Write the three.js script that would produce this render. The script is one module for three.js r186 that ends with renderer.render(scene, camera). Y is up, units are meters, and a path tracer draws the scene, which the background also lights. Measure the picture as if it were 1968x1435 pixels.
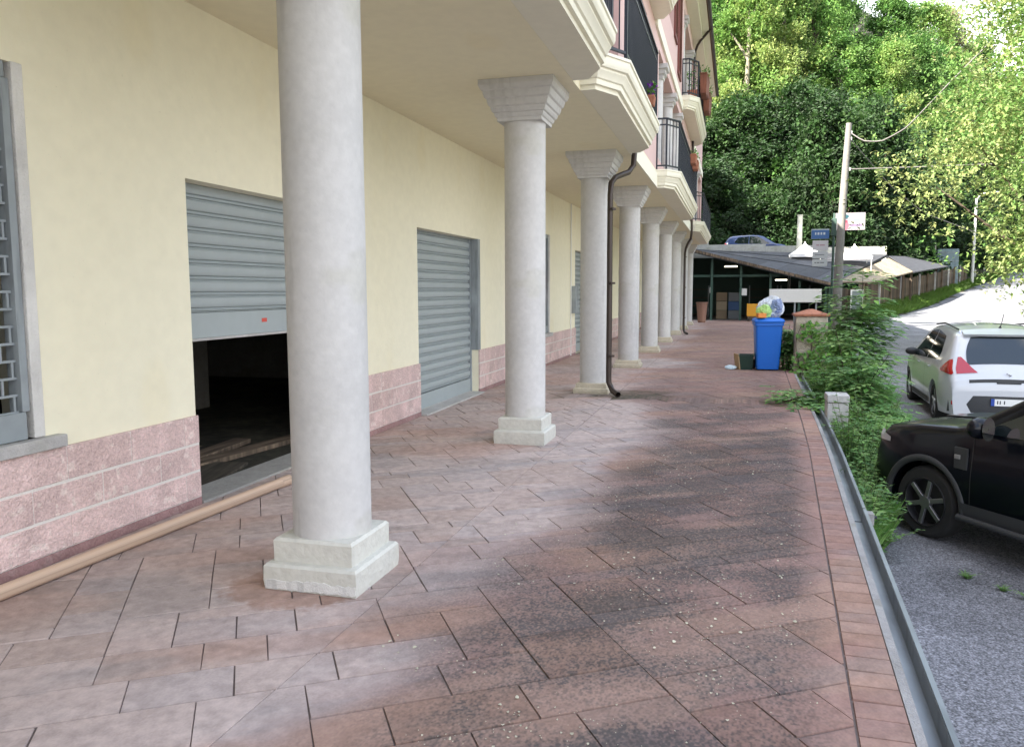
import * as THREE from 'three';
import { mergeGeometries, toCreasedNormals } from 'three/addons/utils/BufferGeometryUtils.js';
import { RoundedBoxGeometry } from 'three/addons/geometries/RoundedBoxGeometry.js';
import { RectAreaLightUniformsLib } from 'three/addons/lights/RectAreaLightUniformsLib.js';

// ---------------------------------------------------------------- camera, sky, sun, exposure
const scene = new THREE.Scene();
const camera = new THREE.PerspectiveCamera(50.54, 1024 / 746, 0.05, 900);
camera.position.set(0, 1.6, 0);
camera.rotation.order = 'YXZ';
camera.rotation.set(THREE.MathUtils.degToRad(-5.94), THREE.MathUtils.degToRad(15.75), THREE.MathUtils.degToRad(-0.19));
const renderer = new THREE.WebGLRenderer({ antialias: true });
renderer.setSize(1024, 746);
renderer.toneMapping = THREE.LinearToneMapping;
renderer.toneMappingExposure = 5.2;
renderer.shadowMap.enabled = true;
RectAreaLightUniformsLib.init();

// value noise, tileable when the period is whole
const HT = new Float32Array(65536);
{ let s = 12345; for (let i = 0; i < 65536; i++) { s = (Math.imul(s, 1664525) + 1013904223) >>> 0; HT[i] = s / 4294967296; } }
const hsh = (i, j) => HT[((i * 73 + 17) * 131 + j * 197 + (i * j & 255) * 7) & 65535];
function vn(x, y, p = 0, q = p) {
  let i = Math.floor(x), j = Math.floor(y); const fx = x - i, fy = y - j;
  let i1 = i + 1, j1 = j + 1;
  if (p) { i = ((i % p) + p) % p; i1 = ((i1 % p) + p) % p; } if (q) { j = ((j % q) + q) % q; j1 = ((j1 % q) + q) % q; }
  const u = fx * fx * (3 - 2 * fx), v = fy * fy * (3 - 2 * fy);
  const a = hsh(i, j), b = hsh(i1, j), c = hsh(i, j1), d = hsh(i1, j1);
  return a + (b - a) * u + (c - a) * v + (a - b - c + d) * u * v;
}
function fbm(x, y, o = 4, p = 0, q = p) { let s = 0, a = 0.5, t = 0; for (let k = 0; k < o; k++) { s += a * vn(x + k * 31, y + k * 17, p, q); t += a; x *= 2; y *= 2; p *= 2; q *= 2; a *= 0.5; } return s / t; }
const sst = (a, b, x) => { x = Math.min(1, Math.max(0, (x - a) / (b - a))); return x * x * (3 - 2 * x); };
const lerp = (a, b, t) => a + (b - a) * t;
const interp = (pts, x) => { if (x <= pts[0][0]) return pts[0][1]; for (let i = 1; i < pts.length; i++) if (x <= pts[i][0]) { const [a, b] = pts[i - 1], [c, d] = pts[i]; return b + (d - b) * (x - a) / (c - a); } return pts[pts.length - 1][1]; };
function rng(a) { return () => { a |= 0; a = a + 0x6D2B79F5 | 0; let t = Math.imul(a ^ a >>> 15, 1 | a); t = t + Math.imul(t ^ t >>> 7, 61 | t) ^ t; return ((t ^ t >>> 14) >>> 0) / 4294967296; }; }

const SUN = new THREE.Vector3(-0.545, 0.64, 0.545).normalize();
{ // sky: pale blue air with scattered white cloud, the same all round
  const w = 512, h = 256, d = new Float32Array(w * h * 4);
  for (let j = 0; j < h; j++) for (let i = 0; i < w; i++) {
    const el = (j + 0.5) / h * Math.PI - Math.PI / 2, az = i / w * Math.PI * 2, e = Math.max(0, Math.sin(el));
    const t = Math.pow(1 - e, 3);
    const X = Math.cos(az) * 3 / (e + 0.35), Z = Math.sin(az) * 3 / (e + 0.35);
    const c = sst(0.42, 0.68, fbm(X + 9, Z + 9, 5)) * 0.85;
    const k = 0.42, o = (j * w + i) * 4;
    const sky = [lerp(0.52, 1.62, t), lerp(0.68, 1.64, t), lerp(1.02, 1.66, t)];
    const cl = [1.7, 1.66, 1.6];
    for (let n = 0; n < 3; n++) d[o + n] = k * lerp(sky[n], cl[n], c);
    d[o + 3] = 1;
  }
  const tx = new THREE.DataTexture(d, w, h, THREE.RGBAFormat, THREE.FloatType);
  tx.mapping = THREE.EquirectangularReflectionMapping; tx.magFilter = tx.minFilter = THREE.LinearFilter; tx.needsUpdate = true;
  scene.background = tx; scene.environment = tx;
}
const sun = new THREE.DirectionalLight(new THREE.Color().setRGB(1, 0.93, 0.82), 5);
sun.position.copy(SUN).multiplyScalar(120).add(new THREE.Vector3(4, 0, -40));
sun.target.position.set(4, 0, -40); sun.castShadow = true;
sun.shadow.mapSize.set(4096, 4096);
Object.assign(sun.shadow.camera, { left: -90, right: 90, top: 90, bottom: -90, near: 1, far: 320 });
scene.add(sun, sun.target);

// ---------------------------------------------------------------- helpers
const taken = {};
function numbered(n) { const k = taken[n] = (taken[n] ?? -1) + 1; return k ? n + '_' + String(k).padStart(3, '0') : n; }
function tag(o, label, category, group, kind) { o.userData.label = label; if (category) o.userData.category = category; if (group) o.userData.group = group; if (kind) o.userData.kind = kind; return o; }
function thing(name, label, category, pos = [0, 0, 0], turn = 0, group) {
  const o = new THREE.Group(); o.name = numbered(name); o.position.set(...pos); o.rotation.y = turn; scene.add(o);
  return tag(o, label, category, group);
}
function mesh(parent, name, geo, mat) { const m = new THREE.Mesh(geo, mat); m.name = parent === scene ? numbered(name) : name; m.castShadow = m.receiveShadow = true; parent.add(m); return m; }
// a part whose geometry is given in world metres, under a thing that is moved but not turned
function wpart(parent, name, geo, mat) { const m = mesh(parent, name, geo, mat); let p = parent; while (p && p !== scene) { m.position.sub(p.position); p = p.parent; } return m; }
function struct(name, geo, mat, label) { const m = mesh(scene, name, geo, mat); m.userData.kind = 'structure'; if (label) m.userData.label = label; return m; }
function M(r, g, b, rough = 0.8, o = {}) { return new THREE.MeshPhysicalMaterial({ color: new THREE.Color().setRGB(r, g, b), roughness: rough, ...o }); }
function tex(w, h, fn, srgb = true, rx = 1, ry = rx) { // fn(u, v) -> grey or [r, g, b], 0..1
  const d = new Uint8Array(w * h * 4);
  for (let j = 0; j < h; j++) for (let i = 0; i < w; i++) { const c = fn(i / w, j / h), o = (j * w + i) * 4; for (let n = 0; n < 3; n++) d[o + n] = Math.max(0, Math.min(255, Math.round((c.length ? c[n] : c) * 255))); d[o + 3] = 255; }
  const t = new THREE.DataTexture(d, w, h); t.wrapS = t.wrapT = THREE.RepeatWrapping; t.magFilter = THREE.LinearFilter; t.minFilter = THREE.LinearMipmapLinearFilter; t.generateMipmaps = true;
  if (srgb) t.colorSpace = THREE.SRGBColorSpace; t.repeat.set(rx, ry); t.needsUpdate = true; return t;
}
const rep = (t, x, y = x) => { const c = t.clone(); c.repeat.set(x, y); c.needsUpdate = true; return c; };
function boxUV(g) { // uv in metres from the dominant axis of each face
  if (g.index) g = g.toNonIndexed();
  const p = g.attributes.position, uv = new Float32Array(p.count * 2), a = new THREE.Vector3(), b = new THREE.Vector3(), c = new THREE.Vector3();
  for (let i = 0; i < p.count; i += 3) {
    a.fromBufferAttribute(p, i); b.fromBufferAttribute(p, i + 1).sub(a); c.fromBufferAttribute(p, i + 2).sub(a); b.cross(c);
    const x = Math.abs(b.x), y = Math.abs(b.y), z = Math.abs(b.z);
    for (let k = 0; k < 3; k++) { a.fromBufferAttribute(p, i + k); const o = (i + k) * 2; if (y >= x && y >= z) { uv[o] = a.x; uv[o + 1] = a.z; } else if (x >= z) { uv[o] = a.z; uv[o + 1] = a.y; } else { uv[o] = a.x; uv[o + 1] = a.y; } }
  }
  g.setAttribute('uv', new THREE.BufferAttribute(uv, 2)); return g;
}
function box(x0, x1, y0, y1, z0, z1, r = 0) {
  const w = Math.abs(x1 - x0), h = Math.abs(y1 - y0), d = Math.abs(z1 - z0);
  const g = r ? new RoundedBoxGeometry(w, h, d, 1, r) : new THREE.BoxGeometry(w, h, d);
  g.translate((x0 + x1) / 2, (y0 + y1) / 2, (z0 + z1) / 2); return boxUV(g);
}
function merge(list) {
  list = list.map(g => { g = g.index ? g.toNonIndexed() : g; for (const k of Object.keys(g.attributes)) if (!['position', 'normal', 'uv'].includes(k)) g.deleteAttribute(k); if (!g.attributes.uv) boxUV(g); if (!g.attributes.normal) g.computeVertexNormals(); return g; });
  return mergeGeometries(list);
}
// skin through closed rings of points
function loft(rings, { cap0 = true, cap1 = true, crease = 0.6, closed = true } = {}) {
  const n = rings[0].length, pos = [], idx = [];
  rings.forEach(r => r.forEach(p => pos.push(p[0], p[1], p[2])));
  for (let i = 0; i + 1 < rings.length; i++) for (let k = 0; k < (closed ? n : n - 1); k++) { const a = i * n + k, b = i * n + (k + 1) % n, c = a + n, d = b + n; idx.push(a, b, d, a, d, c); }
  const capf = (o, flip) => { const v = THREE.ShapeUtils.triangulateShape(capProj(rings[o]), []); v.forEach(t => flip ? idx.push(o * n + t[2], o * n + t[1], o * n + t[0]) : idx.push(o * n + t[0], o * n + t[1], o * n + t[2])); };
  if (cap0) capf(0, true); if (cap1) capf(rings.length - 1, false);
  let g = new THREE.BufferGeometry(); g.setAttribute('position', new THREE.Float32BufferAttribute(pos, 3)); g.setIndex(idx);
  g = toCreasedNormals(g, crease); return boxUV(g);
}
function capProj(r) { // drop the axis of least spread
  const mn = [1e9, 1e9, 1e9], mx = [-1e9, -1e9, -1e9]; r.forEach(p => { for (let k = 0; k < 3; k++) { mn[k] = Math.min(mn[k], p[k]); mx[k] = Math.max(mx[k], p[k]); } });
  let a = 0; for (let k = 1; k < 3; k++) if (mx[k] - mn[k] < mx[a] - mn[a]) a = k;
  return r.map(p => a === 0 ? new THREE.Vector2(p[2], p[1]) : a === 1 ? new THREE.Vector2(p[0], p[2]) : new THREE.Vector2(p[0], p[1]));
}
const v3 = (a, b, c) => new THREE.Vector3(a, b, c);
function tube(pts, r, seg = 0, rad = 8) { return new THREE.TubeGeometry(new THREE.CatmullRomCurve3(pts.map(p => v3(...p)), false, 'catmullrom', 0.2), seg || pts.length * 4, r, rad); }
function cyl(r0, r1, x, y0, y1, z, n = 16) { return new THREE.CylinderGeometry(r1, r0, y1 - y0, n).translate(x, (y0 + y1) / 2, z); }
function rotShape(pts, depth, bevel = 0) { const s = new THREE.Shape(pts.map(p => new THREE.Vector2(...p))); return new THREE.ExtrudeGeometry(s, { depth, bevelEnabled: bevel > 0, bevelSize: bevel, bevelThickness: bevel, bevelSegments: 1 }); }
// wall in the z-y plane with holes: outer face at x, thickness t towards -x
function wallZY(x, t, z0, z1, y0, y1, holes) {
  const s = new THREE.Shape([new THREE.Vector2(-z0, y0), new THREE.Vector2(-z1, y0), new THREE.Vector2(-z1, y1), new THREE.Vector2(-z0, y1)]);
  holes.forEach(([a, b, c, d]) => s.holes.push(new THREE.Path([new THREE.Vector2(-a, c), new THREE.Vector2(-a, d), new THREE.Vector2(-b, d), new THREE.Vector2(-b, c)])));
  let g = new THREE.ExtrudeGeometry(s, { depth: t, bevelEnabled: false }); if (g.index) g = g.toNonIndexed();
  g.applyMatrix4(new THREE.Matrix4().set(0, 0, -1, x, 0, 1, 0, 0, -1, 0, 0, 0, 0, 0, 0, 1)); // (a, y, d) -> (x - d, y, -a)
  { const p = g.attributes.position.array; for (let i = 0; i < p.length; i += 9) for (let k = 0; k < 3; k++) { const q = p[i + 3 + k]; p[i + 3 + k] = p[i + 6 + k]; p[i + 6 + k] = q; } g.computeVertexNormals(); }
  return boxUV(g);
}

// ---------------------------------------------------------------- textures and materials
const grainT = tex(256, 256, (u, v) => { const n = fbm(u * 16, v * 16, 5, 16); return 0.5 + (n - 0.5) * 1.2; }, false);
const plasterC = tex(512, 512, (u, v) => { const a = fbm(u * 4, v * 4, 5, 4), b = fbm(u * 32, v * 32, 3, 32), s = sst(0.6, 0.8, fbm(u * 7 + 3, v * 3, 5, 7, 3)); const sp = vn(u * 180, v * 180, 180) > 0.985 ? 0.06 : 0, k = 0.965 + (a - 0.5) * 0.012 + (b - 0.5) * 0.03 - s * 0.005 - sp; return [k, k * (0.998 - s * 0.006), k * (0.99 - s * 0.02)]; }, true, 0.4);
const stoneC = tex(512, 512, (u, v) => { const a = fbm(u * 5, v * 5, 5, 5), b = fbm(u * 40, v * 40, 3, 40), s = sst(0.55, 0.75, fbm(u * 3 + 7, v * 6 + 1, 5, 3, 6)), st = sst(0.62, 0.8, fbm(u * 14, v * 2, 4, 14, 2)); const k = 0.93 + (a - 0.5) * 0.16 + (b - 0.5) * 0.1 - s * 0.06 - st * 0.05; return [k, k, k * (1 - s * 0.03)]; }, true, 0.7);
const columnC = tex(512, 512, (u, v) => { const a = fbm(u * 5, v * 5, 5, 5), b = fbm(u * 40, v * 40, 3, 40), s = sst(0.58, 0.78, fbm(u * 3 + 7, v * 6 + 1, 5, 3, 6)), st = sst(0.66, 0.8, fbm(u * 14, v * 2, 4, 14, 2)); const k = 0.95 + (a - 0.5) * 0.07 + (b - 0.5) * 0.06 - s * 0.03 - st * 0.05; return [k, k, k * (1 - s * 0.02)]; }, true, 0.7);
const asphC = tex(1024, 1024, (u, v) => { const f = vn(u * 340, v * 340, 340), g = vn(u * 170 + 3, v * 170, 170), a = fbm(u * 6, v * 6, 5, 6), b = fbm(u * 3 + 5, v * 3, 4, 3); let k = 0.60 + (f - 0.5) * 0.42 + (g - 0.5) * 0.2 + (a - 0.5) * 0.22 + (b - 0.5) * 0.2; return [k, k * 1.005, k * 1.03]; }, true, 0.4);
const splitB = tex(512, 512, (u, v) => fbm(u * 24, v * 24, 5, 24) * 0.7 + 0.3 * vn(u * 90, v * 90, 90), false, 1.7);
const pinkC = tex(512, 512, (u, v) => { const a = fbm(u * 6, v * 6, 5, 6), b = vn(u * 120, v * 120, 120), s = sst(0.62, 0.74, fbm(u * 18, v * 18, 4, 18)); const k = 0.88 + (a - 0.5) * 0.2 + (b - 0.5) * 0.12; return [Math.min(1, k + s * 0.06), k + s * 0.10, k + s * 0.09]; }, true, 0.9);
const dirtC = tex(512, 512, (u, v) => { const a = fbm(u * 5, v * 5, 6, 5), s = sst(0.55, 0.8, fbm(u * 30, v * 3, 4, 30, 3)); const k = 0.92 + (a - 0.5) * 0.25 - s * 0.10; return [k, k * 0.995, k * 0.98]; }, true, 0.8);
const woodC = tex(256, 256, (u, v) => { const a = fbm(u * 24, v * 2, 5, 24, 2), b = fbm(u * 4, v * 4, 3, 4); const k = 0.72 + (a - 0.5) * 0.6 + (b - 0.5) * 0.25; return [k, k * 0.98, k * 0.95]; }, true, 1);
const soilC = tex(512, 512, (u, v) => { const a = fbm(u * 8, v * 8, 6, 8), b = fbm(u * 50, v * 50, 3, 50); const k = 0.6 + (a - 0.5) * 0.6 + (b - 0.5) * 0.4; return [k, k, k * 0.9]; }, true, 0.25);
const bump = (t, s, r) => ({ bumpMap: rep(t, r), bumpScale: s });

const MAT = {
  cream: M(0.92, 0.88, 0.70, 0.92, { map: plasterC, ...bump(grainT, 0.0012, 2) }),
  soffit: M(0.90, 0.84, 0.64, 0.92, { map: plasterC }),
  trim: M(0.88, 0.85, 0.72, 0.85, { map: plasterC }),
  pinkWall: M(0.70, 0.50, 0.48, 0.92, { map: plasterC }),
  column: M(0.61, 0.60, 0.585, 0.8, { map: columnC, ...bump(grainT, 0.001, 3) }),
  base: M(0.63, 0.62, 0.56, 0.85, { map: columnC, ...bump(grainT, 0.004, 2.5) }),
  oldBase: M(0.62, 0.55, 0.42, 0.9, { map: stoneC, ...bump(splitB, 0.012, 3) }),
  paintW: M(0.82, 0.82, 0.82, 0.7, { map: dirtC, ...bump(splitB, 0.006, 4) }),
  mortar: M(0.70, 0.66, 0.62, 0.95, { ...bump(grainT, 0.003, 6) }),
  skirt: M(0.45, 0.27, 0.26, 0.85, { map: pinkC, ...bump(splitB, 0.006, 2) }),
  shutter: M(0.385, 0.435, 0.455, 0.55, { map: plasterC }),
  frame: M(0.36, 0.41, 0.45, 0.55, { map: dirtC }),
  dark: M(0.02, 0.02, 0.022, 0.5),
  iron: M(0.028, 0.034, 0.045, 0.45, { metalness: 0.3 }),
  brownPipe: M(0.05, 0.036, 0.03, 0.4, { metalness: 0.3 }),
  redWood: M(0.16, 0.045, 0.035, 0.6),
  roofTile: M(0.34, 0.15, 0.09, 0.85, { map: dirtC }),
  concrete: M(0.42, 0.41, 0.39, 0.9, { map: stoneC, ...bump(grainT, 0.003, 3) }),
  curb: M(0.58, 0.57, 0.56, 0.85, { map: stoneC, ...bump(splitB, 0.006, 4) }),
  steel: M(0.34, 0.37, 0.40, 0.42, { metalness: 0.7, map: dirtC }),
  steelDark: M(0.03, 0.035, 0.042, 0.8),
  asphalt: M(0.53, 0.53, 0.55, 0.9, { map: asphC, ...bump(rep(asphC, 0.4), 0.004, 0.4) }),
  soil: M(0.11, 0.105, 0.05, 0.95, { map: soilC }),
  turf: M(0.10, 0.17, 0.035, 0.95, { map: soilC }),
  slate: M(0.045, 0.047, 0.056, 0.75, { map: dirtC }),
  tanRoof: M(0.30, 0.25, 0.185, 0.85, { map: dirtC }),
  boards: [M(0.17, 0.13, 0.095, 0.9, { map: woodC }), M(0.23, 0.175, 0.125, 0.9, { map: woodC }), M(0.12, 0.105, 0.085, 0.9, { map: woodC }), M(0.3, 0.23, 0.17, 0.9, { map: woodC })],
  shopDark: M(0.045, 0.085, 0.068, 0.7),
  white: M(0.8, 0.8, 0.78, 0.6, { map: plasterC }),
  glassDark: M(0.012, 0.018, 0.02, 0.04, { clearcoat: 0.6, clearcoatRoughness: 0.03 }),
  rubber: M(0.018, 0.018, 0.018, 0.85),
  plastic: M(0.035, 0.037, 0.04, 0.6),
  bark: M(0.13, 0.10, 0.075, 0.95, { map: woodC }),
  paleBark: M(0.42, 0.38, 0.32, 0.9, { map: woodC }),
  terra: M(0.42, 0.17, 0.10, 0.85, { map: dirtC }),
};

// ---------------------------------------------------------------- terrain
const parkY = z => interp([[0, -0.65], [16, -0.65], [42, -0.02], [60, 0.8], [90, 2.7], [130, 5.2], [220, 10]], -z);
const edgeX = z => interp([[-14, -0.16], [0, 0.545], [8.3, 0.955], [10.2, 1.02], [16.7, 1.17], [30, 1.7], [44, 4.2]], -z);
const roadL = z => interp([[38, 5.2], [41.5, 5.8], [45, 7.2], [48.8, 9.2], [54, 11.3], [67, 15.9], [85, 23.1], [101, 29.3], [125, 40], [160, 58]], -z);
const roadR = z => interp([[38, 20], [42, 16], [48, 15.5], [54, 17], [67, 22.4], [85, 29.6], [101, 36], [125, 47], [160, 66]], -z);
const fenceX = z => interp([[44.4, 6.1], [78.5, 19.6], [125, 39]], -z);
const footZ = x => interp([[-80, -70], [-2, -64], [10, -70], [22, -92], [36, -128], [60, -170]], x);
function ground(x, z) {
  let y = parkY(z);
  if (z < -40) { const fx = fenceX(z); y += 0.32 * sst(roadL(z) - 0.2, fx, x) * sst(-40, -44, z) * (x < roadL(z) ? 1 : 0); }
  const inn = sst(4.8, 3.4, x) * sst(-58, -52, z); y = lerp(y, Math.min(y, -0.75), inn);
  const f = footZ(x); if (z < f) y += Math.min(48, (f - z) * 0.62) * sst(0, 10, f - z);
  const rr = Math.max(62, roadR(z) + 14); if (x > rr && z < -30) y += Math.min(30, (x - rr) * 0.35);
  return y + (fbm(x * 0.15 + 40, z * 0.15 + 40, 3) - 0.5) * 0.25 * sst(3, 8, Math.abs(z) < 40 ? (x > 18 ? 8 : 0) : (x < fenceX(z) - 4 || x > roadR(z) + 2 ? 8 : 0));
}
function sheet(xs, zs, yf, uvs = 1) {
  const pos = [], uv = [], idx = [], nx = xs(0, zs[0]).length;
  zs.forEach(z => xs(0, z).forEach(x => { pos.push(x, yf(x, z), z); uv.push(x * uvs, z * uvs); }));
  for (let j = 0; j + 1 < zs.length; j++) for (let i = 0; i + 1 < nx; i++) { const a = j * nx + i, b = a + 1, c = a + nx, d = c + 1; zs[1] < zs[0] ? idx.push(a, b, d, a, d, c) : idx.push(a, d, b, a, c, d); }
  const g = new THREE.BufferGeometry(); g.setAttribute('position', new THREE.Float32BufferAttribute(pos, 3)); g.setAttribute('uv', new THREE.Float32BufferAttribute(uv, 2)); g.setIndex(idx); g.computeVertexNormals(); return g;
}
const range = (a, b, s) => { const o = []; const n = Math.round(Math.abs(b - a) / s); for (let i = 0; i <= n; i++) o.push(a + (b - a) * i / n); return o; };
{
  const gx = [...range(-320, -80, 24), ...range(-72, -20, 6), ...range(-18, 70, 2), ...range(76, 130, 9), ...range(150, 330, 30)];
  const gz = [...range(260, 40, 22), ...range(34, 12, 4), ...range(10, -140, 2), ...range(-148, -230, 8), ...range(-250, -420, 30)];
  struct('ground', sheet(() => gx, gz, (x, z) => ground(x, z) - 0.07), MAT.soil, 'soil of the wooded hillside and verges');
  const park = sheet((_, z) => range(edgeX(z) - 0.02, 15, 1).slice(0, 0).concat([...Array(15)].map((q, i) => lerp(edgeX(z) - 0.02, 36, Math.pow(i / 14, 1.3)))), range(14, -38, 1), (x, z) => parkY(z) + 0.004);
  struct('parking_lot', park, MAT.asphalt, 'grey asphalt parking area below the raised walkway');
  struct('yard', sheet(() => range(9.5, 60, 4), range(30, -39.5, 4), (x, z) => parkY(z) + 0.02), M(0.60, 0.57, 0.52, 0.95, { map: soilC }), 'pale gravel yard in the sun right of the parked cars');
  struct('road', sheet((_, z) => [...Array(9)].map((q, i) => lerp(roadL(z), roadR(z), i / 8)), range(-38, -158, 1), (x, z) => parkY(z) + 0.003), MAT.asphalt, 'asphalt road climbing past the shop fence');
}

// ---------------------------------------------------------------- raised pavement with stamped stones
const BW = 0.24, borderX = z => edgeX(z) - BW + 0.004 * Math.min(14, Math.max(0, -z));
function paveColour(x, z) { // colour of the stamped concrete: rose grey, terracotta release colour, black algae growth
  const A = 0.974, B = 0.225; // streak frame
  const cu = x * 0.56 + z * 0.83, cv = -x * 0.83 + z * 0.56;
  const n1 = fbm(cu * 2.2 + 50, cv * 0.8 + 50, 5), n2 = fbm(cu * 5 + 9, cv * 1.7 + 90, 5), n3 = fbm(x * 22 + 200, z * 22 + 200, 3), n4 = fbm(x * 0.7 + 70, z * 0.5 + 30, 4);
  const t = sst(-2.1, -0.7, x + (n4 - 0.5) * 2.4 + (n1 - 0.5) * 1.4);
  let r = lerp(0.53, 0.42, t), g = lerp(0.43, 0.262, t), b = lerp(0.395, 0.222, t);
  const pk = sst(0.40, 0.62, n4 * 0.6 + n1 * 0.4) * (1 - t); r = lerp(r, 0.50, pk); g = lerp(g, 0.365, pk); b = lerp(b, 0.32, pk);
  const o = sst(0.46, 0.62, n1) * lerp(0.12, 0.85, t); r = lerp(r, 0.46, o); g = lerp(g, 0.30, o); b = lerp(b, 0.235, o);
  const gr = sst(0.50, 0.7, n2) * lerp(0.45, 0.2, t); r = lerp(r, 0.36, gr); g = lerp(g, 0.32, gr); b = lerp(b, 0.31, gr);
  // algae outside the drip line, broken by streaks and grain; the border course stays cleaner
  const bx = borderX(z), zone = sst(-1.75, -0.75, x + (n4 - 0.5) * 1.6) * (1 - 0.75 * sst(bx - 0.25, bx + 0.02, x)) * (1 - 0.55 * sst(9, 14, -z));
  const fleck = sst(0.36, 0.62, n3 * 0.5 + n2 * 0.55);
  const n5 = fbm(x * 110 + 300, z * 90 + 300, 2);
  const pt = (1 - n1) * 0.22 + n2 * 0.45 + fbm(x * 1.3 + 11, z * 0.9 + 3, 4) * 0.42;
  const s = Math.min(1, zone * (0.42 + 0.62 * sst(0.33, 0.64, pt + (n3 - 0.5) * 0.14 + (n5 - 0.5) * 0.22)) * (0.68 + 0.40 * sst(0.2, 0.8, n5 * 0.8 + n3 * 0.2)));
  r = lerp(r, 0.092, s * 0.92); g = lerp(g, 0.085, s * 0.92); b = lerp(b, 0.082, s * 0.92);
  // rusty crust at the foot of the nearest column, damp algae at the shoe of the rain pipe
  const q = Math.hypot((x + 2.28) / 0.34, (z + 3.66) / 0.24), ru = sst(1.25, 0.9, q + (n3 - 0.5) * 0.5); r = lerp(r, 0.36, ru * 0.5); g = lerp(g, 0.19, ru * 0.5); b = lerp(b, 0.12, ru * 0.5);
  const dq = Math.hypot((x + 1.7) / 0.95, (z + 12.2) / 0.6), da = sst(1.1, 0.5, dq + (n2 - 0.5) * 1.4) * (0.5 + 0.5 * fleck); r = lerp(r, 0.07, da * 0.8); g = lerp(g, 0.075, da * 0.8); b = lerp(b, 0.05, da * 0.8);
  const k = 0.86 + (n3 - 0.5) * 0.38 + (vn(x * 160, z * 160) - 0.5) * 0.14;
  return [r * k, g * k, b * k];
}
const toS = c => c.map(v => v <= 0.0031308 ? v * 12.92 : 1.055 * Math.pow(v, 1 / 2.4) - 0.055);
const NEAR = -12;
const paveNear = tex(2048, 2048, (u, v) => toS(paveColour(-4 + u * 6, 1 - v * 13)));
const paveFar = tex(512, 1024, (u, v) => toS(paveColour(-4 + u * 9, -12 - v * 33)));
paveNear.wrapS = paveNear.wrapT = paveFar.wrapS = paveFar.wrapT = THREE.ClampToEdgeWrapping;
const slateB = tex(512, 512, (u, v) => { const a = fbm(u * 5, v * 14, 6, 5, 14), b = fbm(u * 40, v * 40, 3, 40); return a * 0.75 + b * 0.25; }, false);
const stoneMats = [], farMats = [];
for (let k = 0; k < 4; k++) {
  const f = [1, 0.93, 1.06, 0.98][k], w = [1, 1.02, 0.99, 0.97][k];
  const o = t => ({ map: t, roughness: 0.72 });
  stoneMats.push(M(f * w, f, f / w, 0.95, { specularIntensity: 0.15, map: paveNear, bumpMap: rep(slateB, 6, 13), bumpScale: 0.006 }));
  farMats.push(M(f * w, f, f / w, 0.95, { specularIntensity: 0.15, map: paveFar }));
}
const bedMat = M(0.15, 0.12, 0.11, 0.95, { ...bump(grainT, 0.003, 8) });
const Z0 = 1.2, Z1 = -44.4;
const pave = struct('pavement', (() => {
  const zs = range(12, Z1, 0.6), g = sheet((_, z) => [-4.2, edgeX(z) - 0.02], zs, () => -0.0078); return g;
})(), bedMat, 'raised stamped concrete walkway in reddish stone pattern');
struct('walkway_edge_wall', (() => { const pos = [], idx = [], zs = range(12, Z1, 0.6); zs.forEach(z => pos.push(edgeX(z) - 0.02, -0.012, z, edgeX(z) - 0.02, -1.2, z)); for (let i = 0; i + 1 < zs.length; i++) { const a = i * 2; idx.push(a, a + 1, a + 2, a + 1, a + 3, a + 2); } const g = new THREE.BufferGeometry(); g.setAttribute('position', new THREE.Float32BufferAttribute(pos, 3)); g.setIndex(idx); g.computeVertexNormals(); return boxUV(g); })(), MAT.concrete, 'concrete side of the raised walkway facing the cars');
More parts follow.
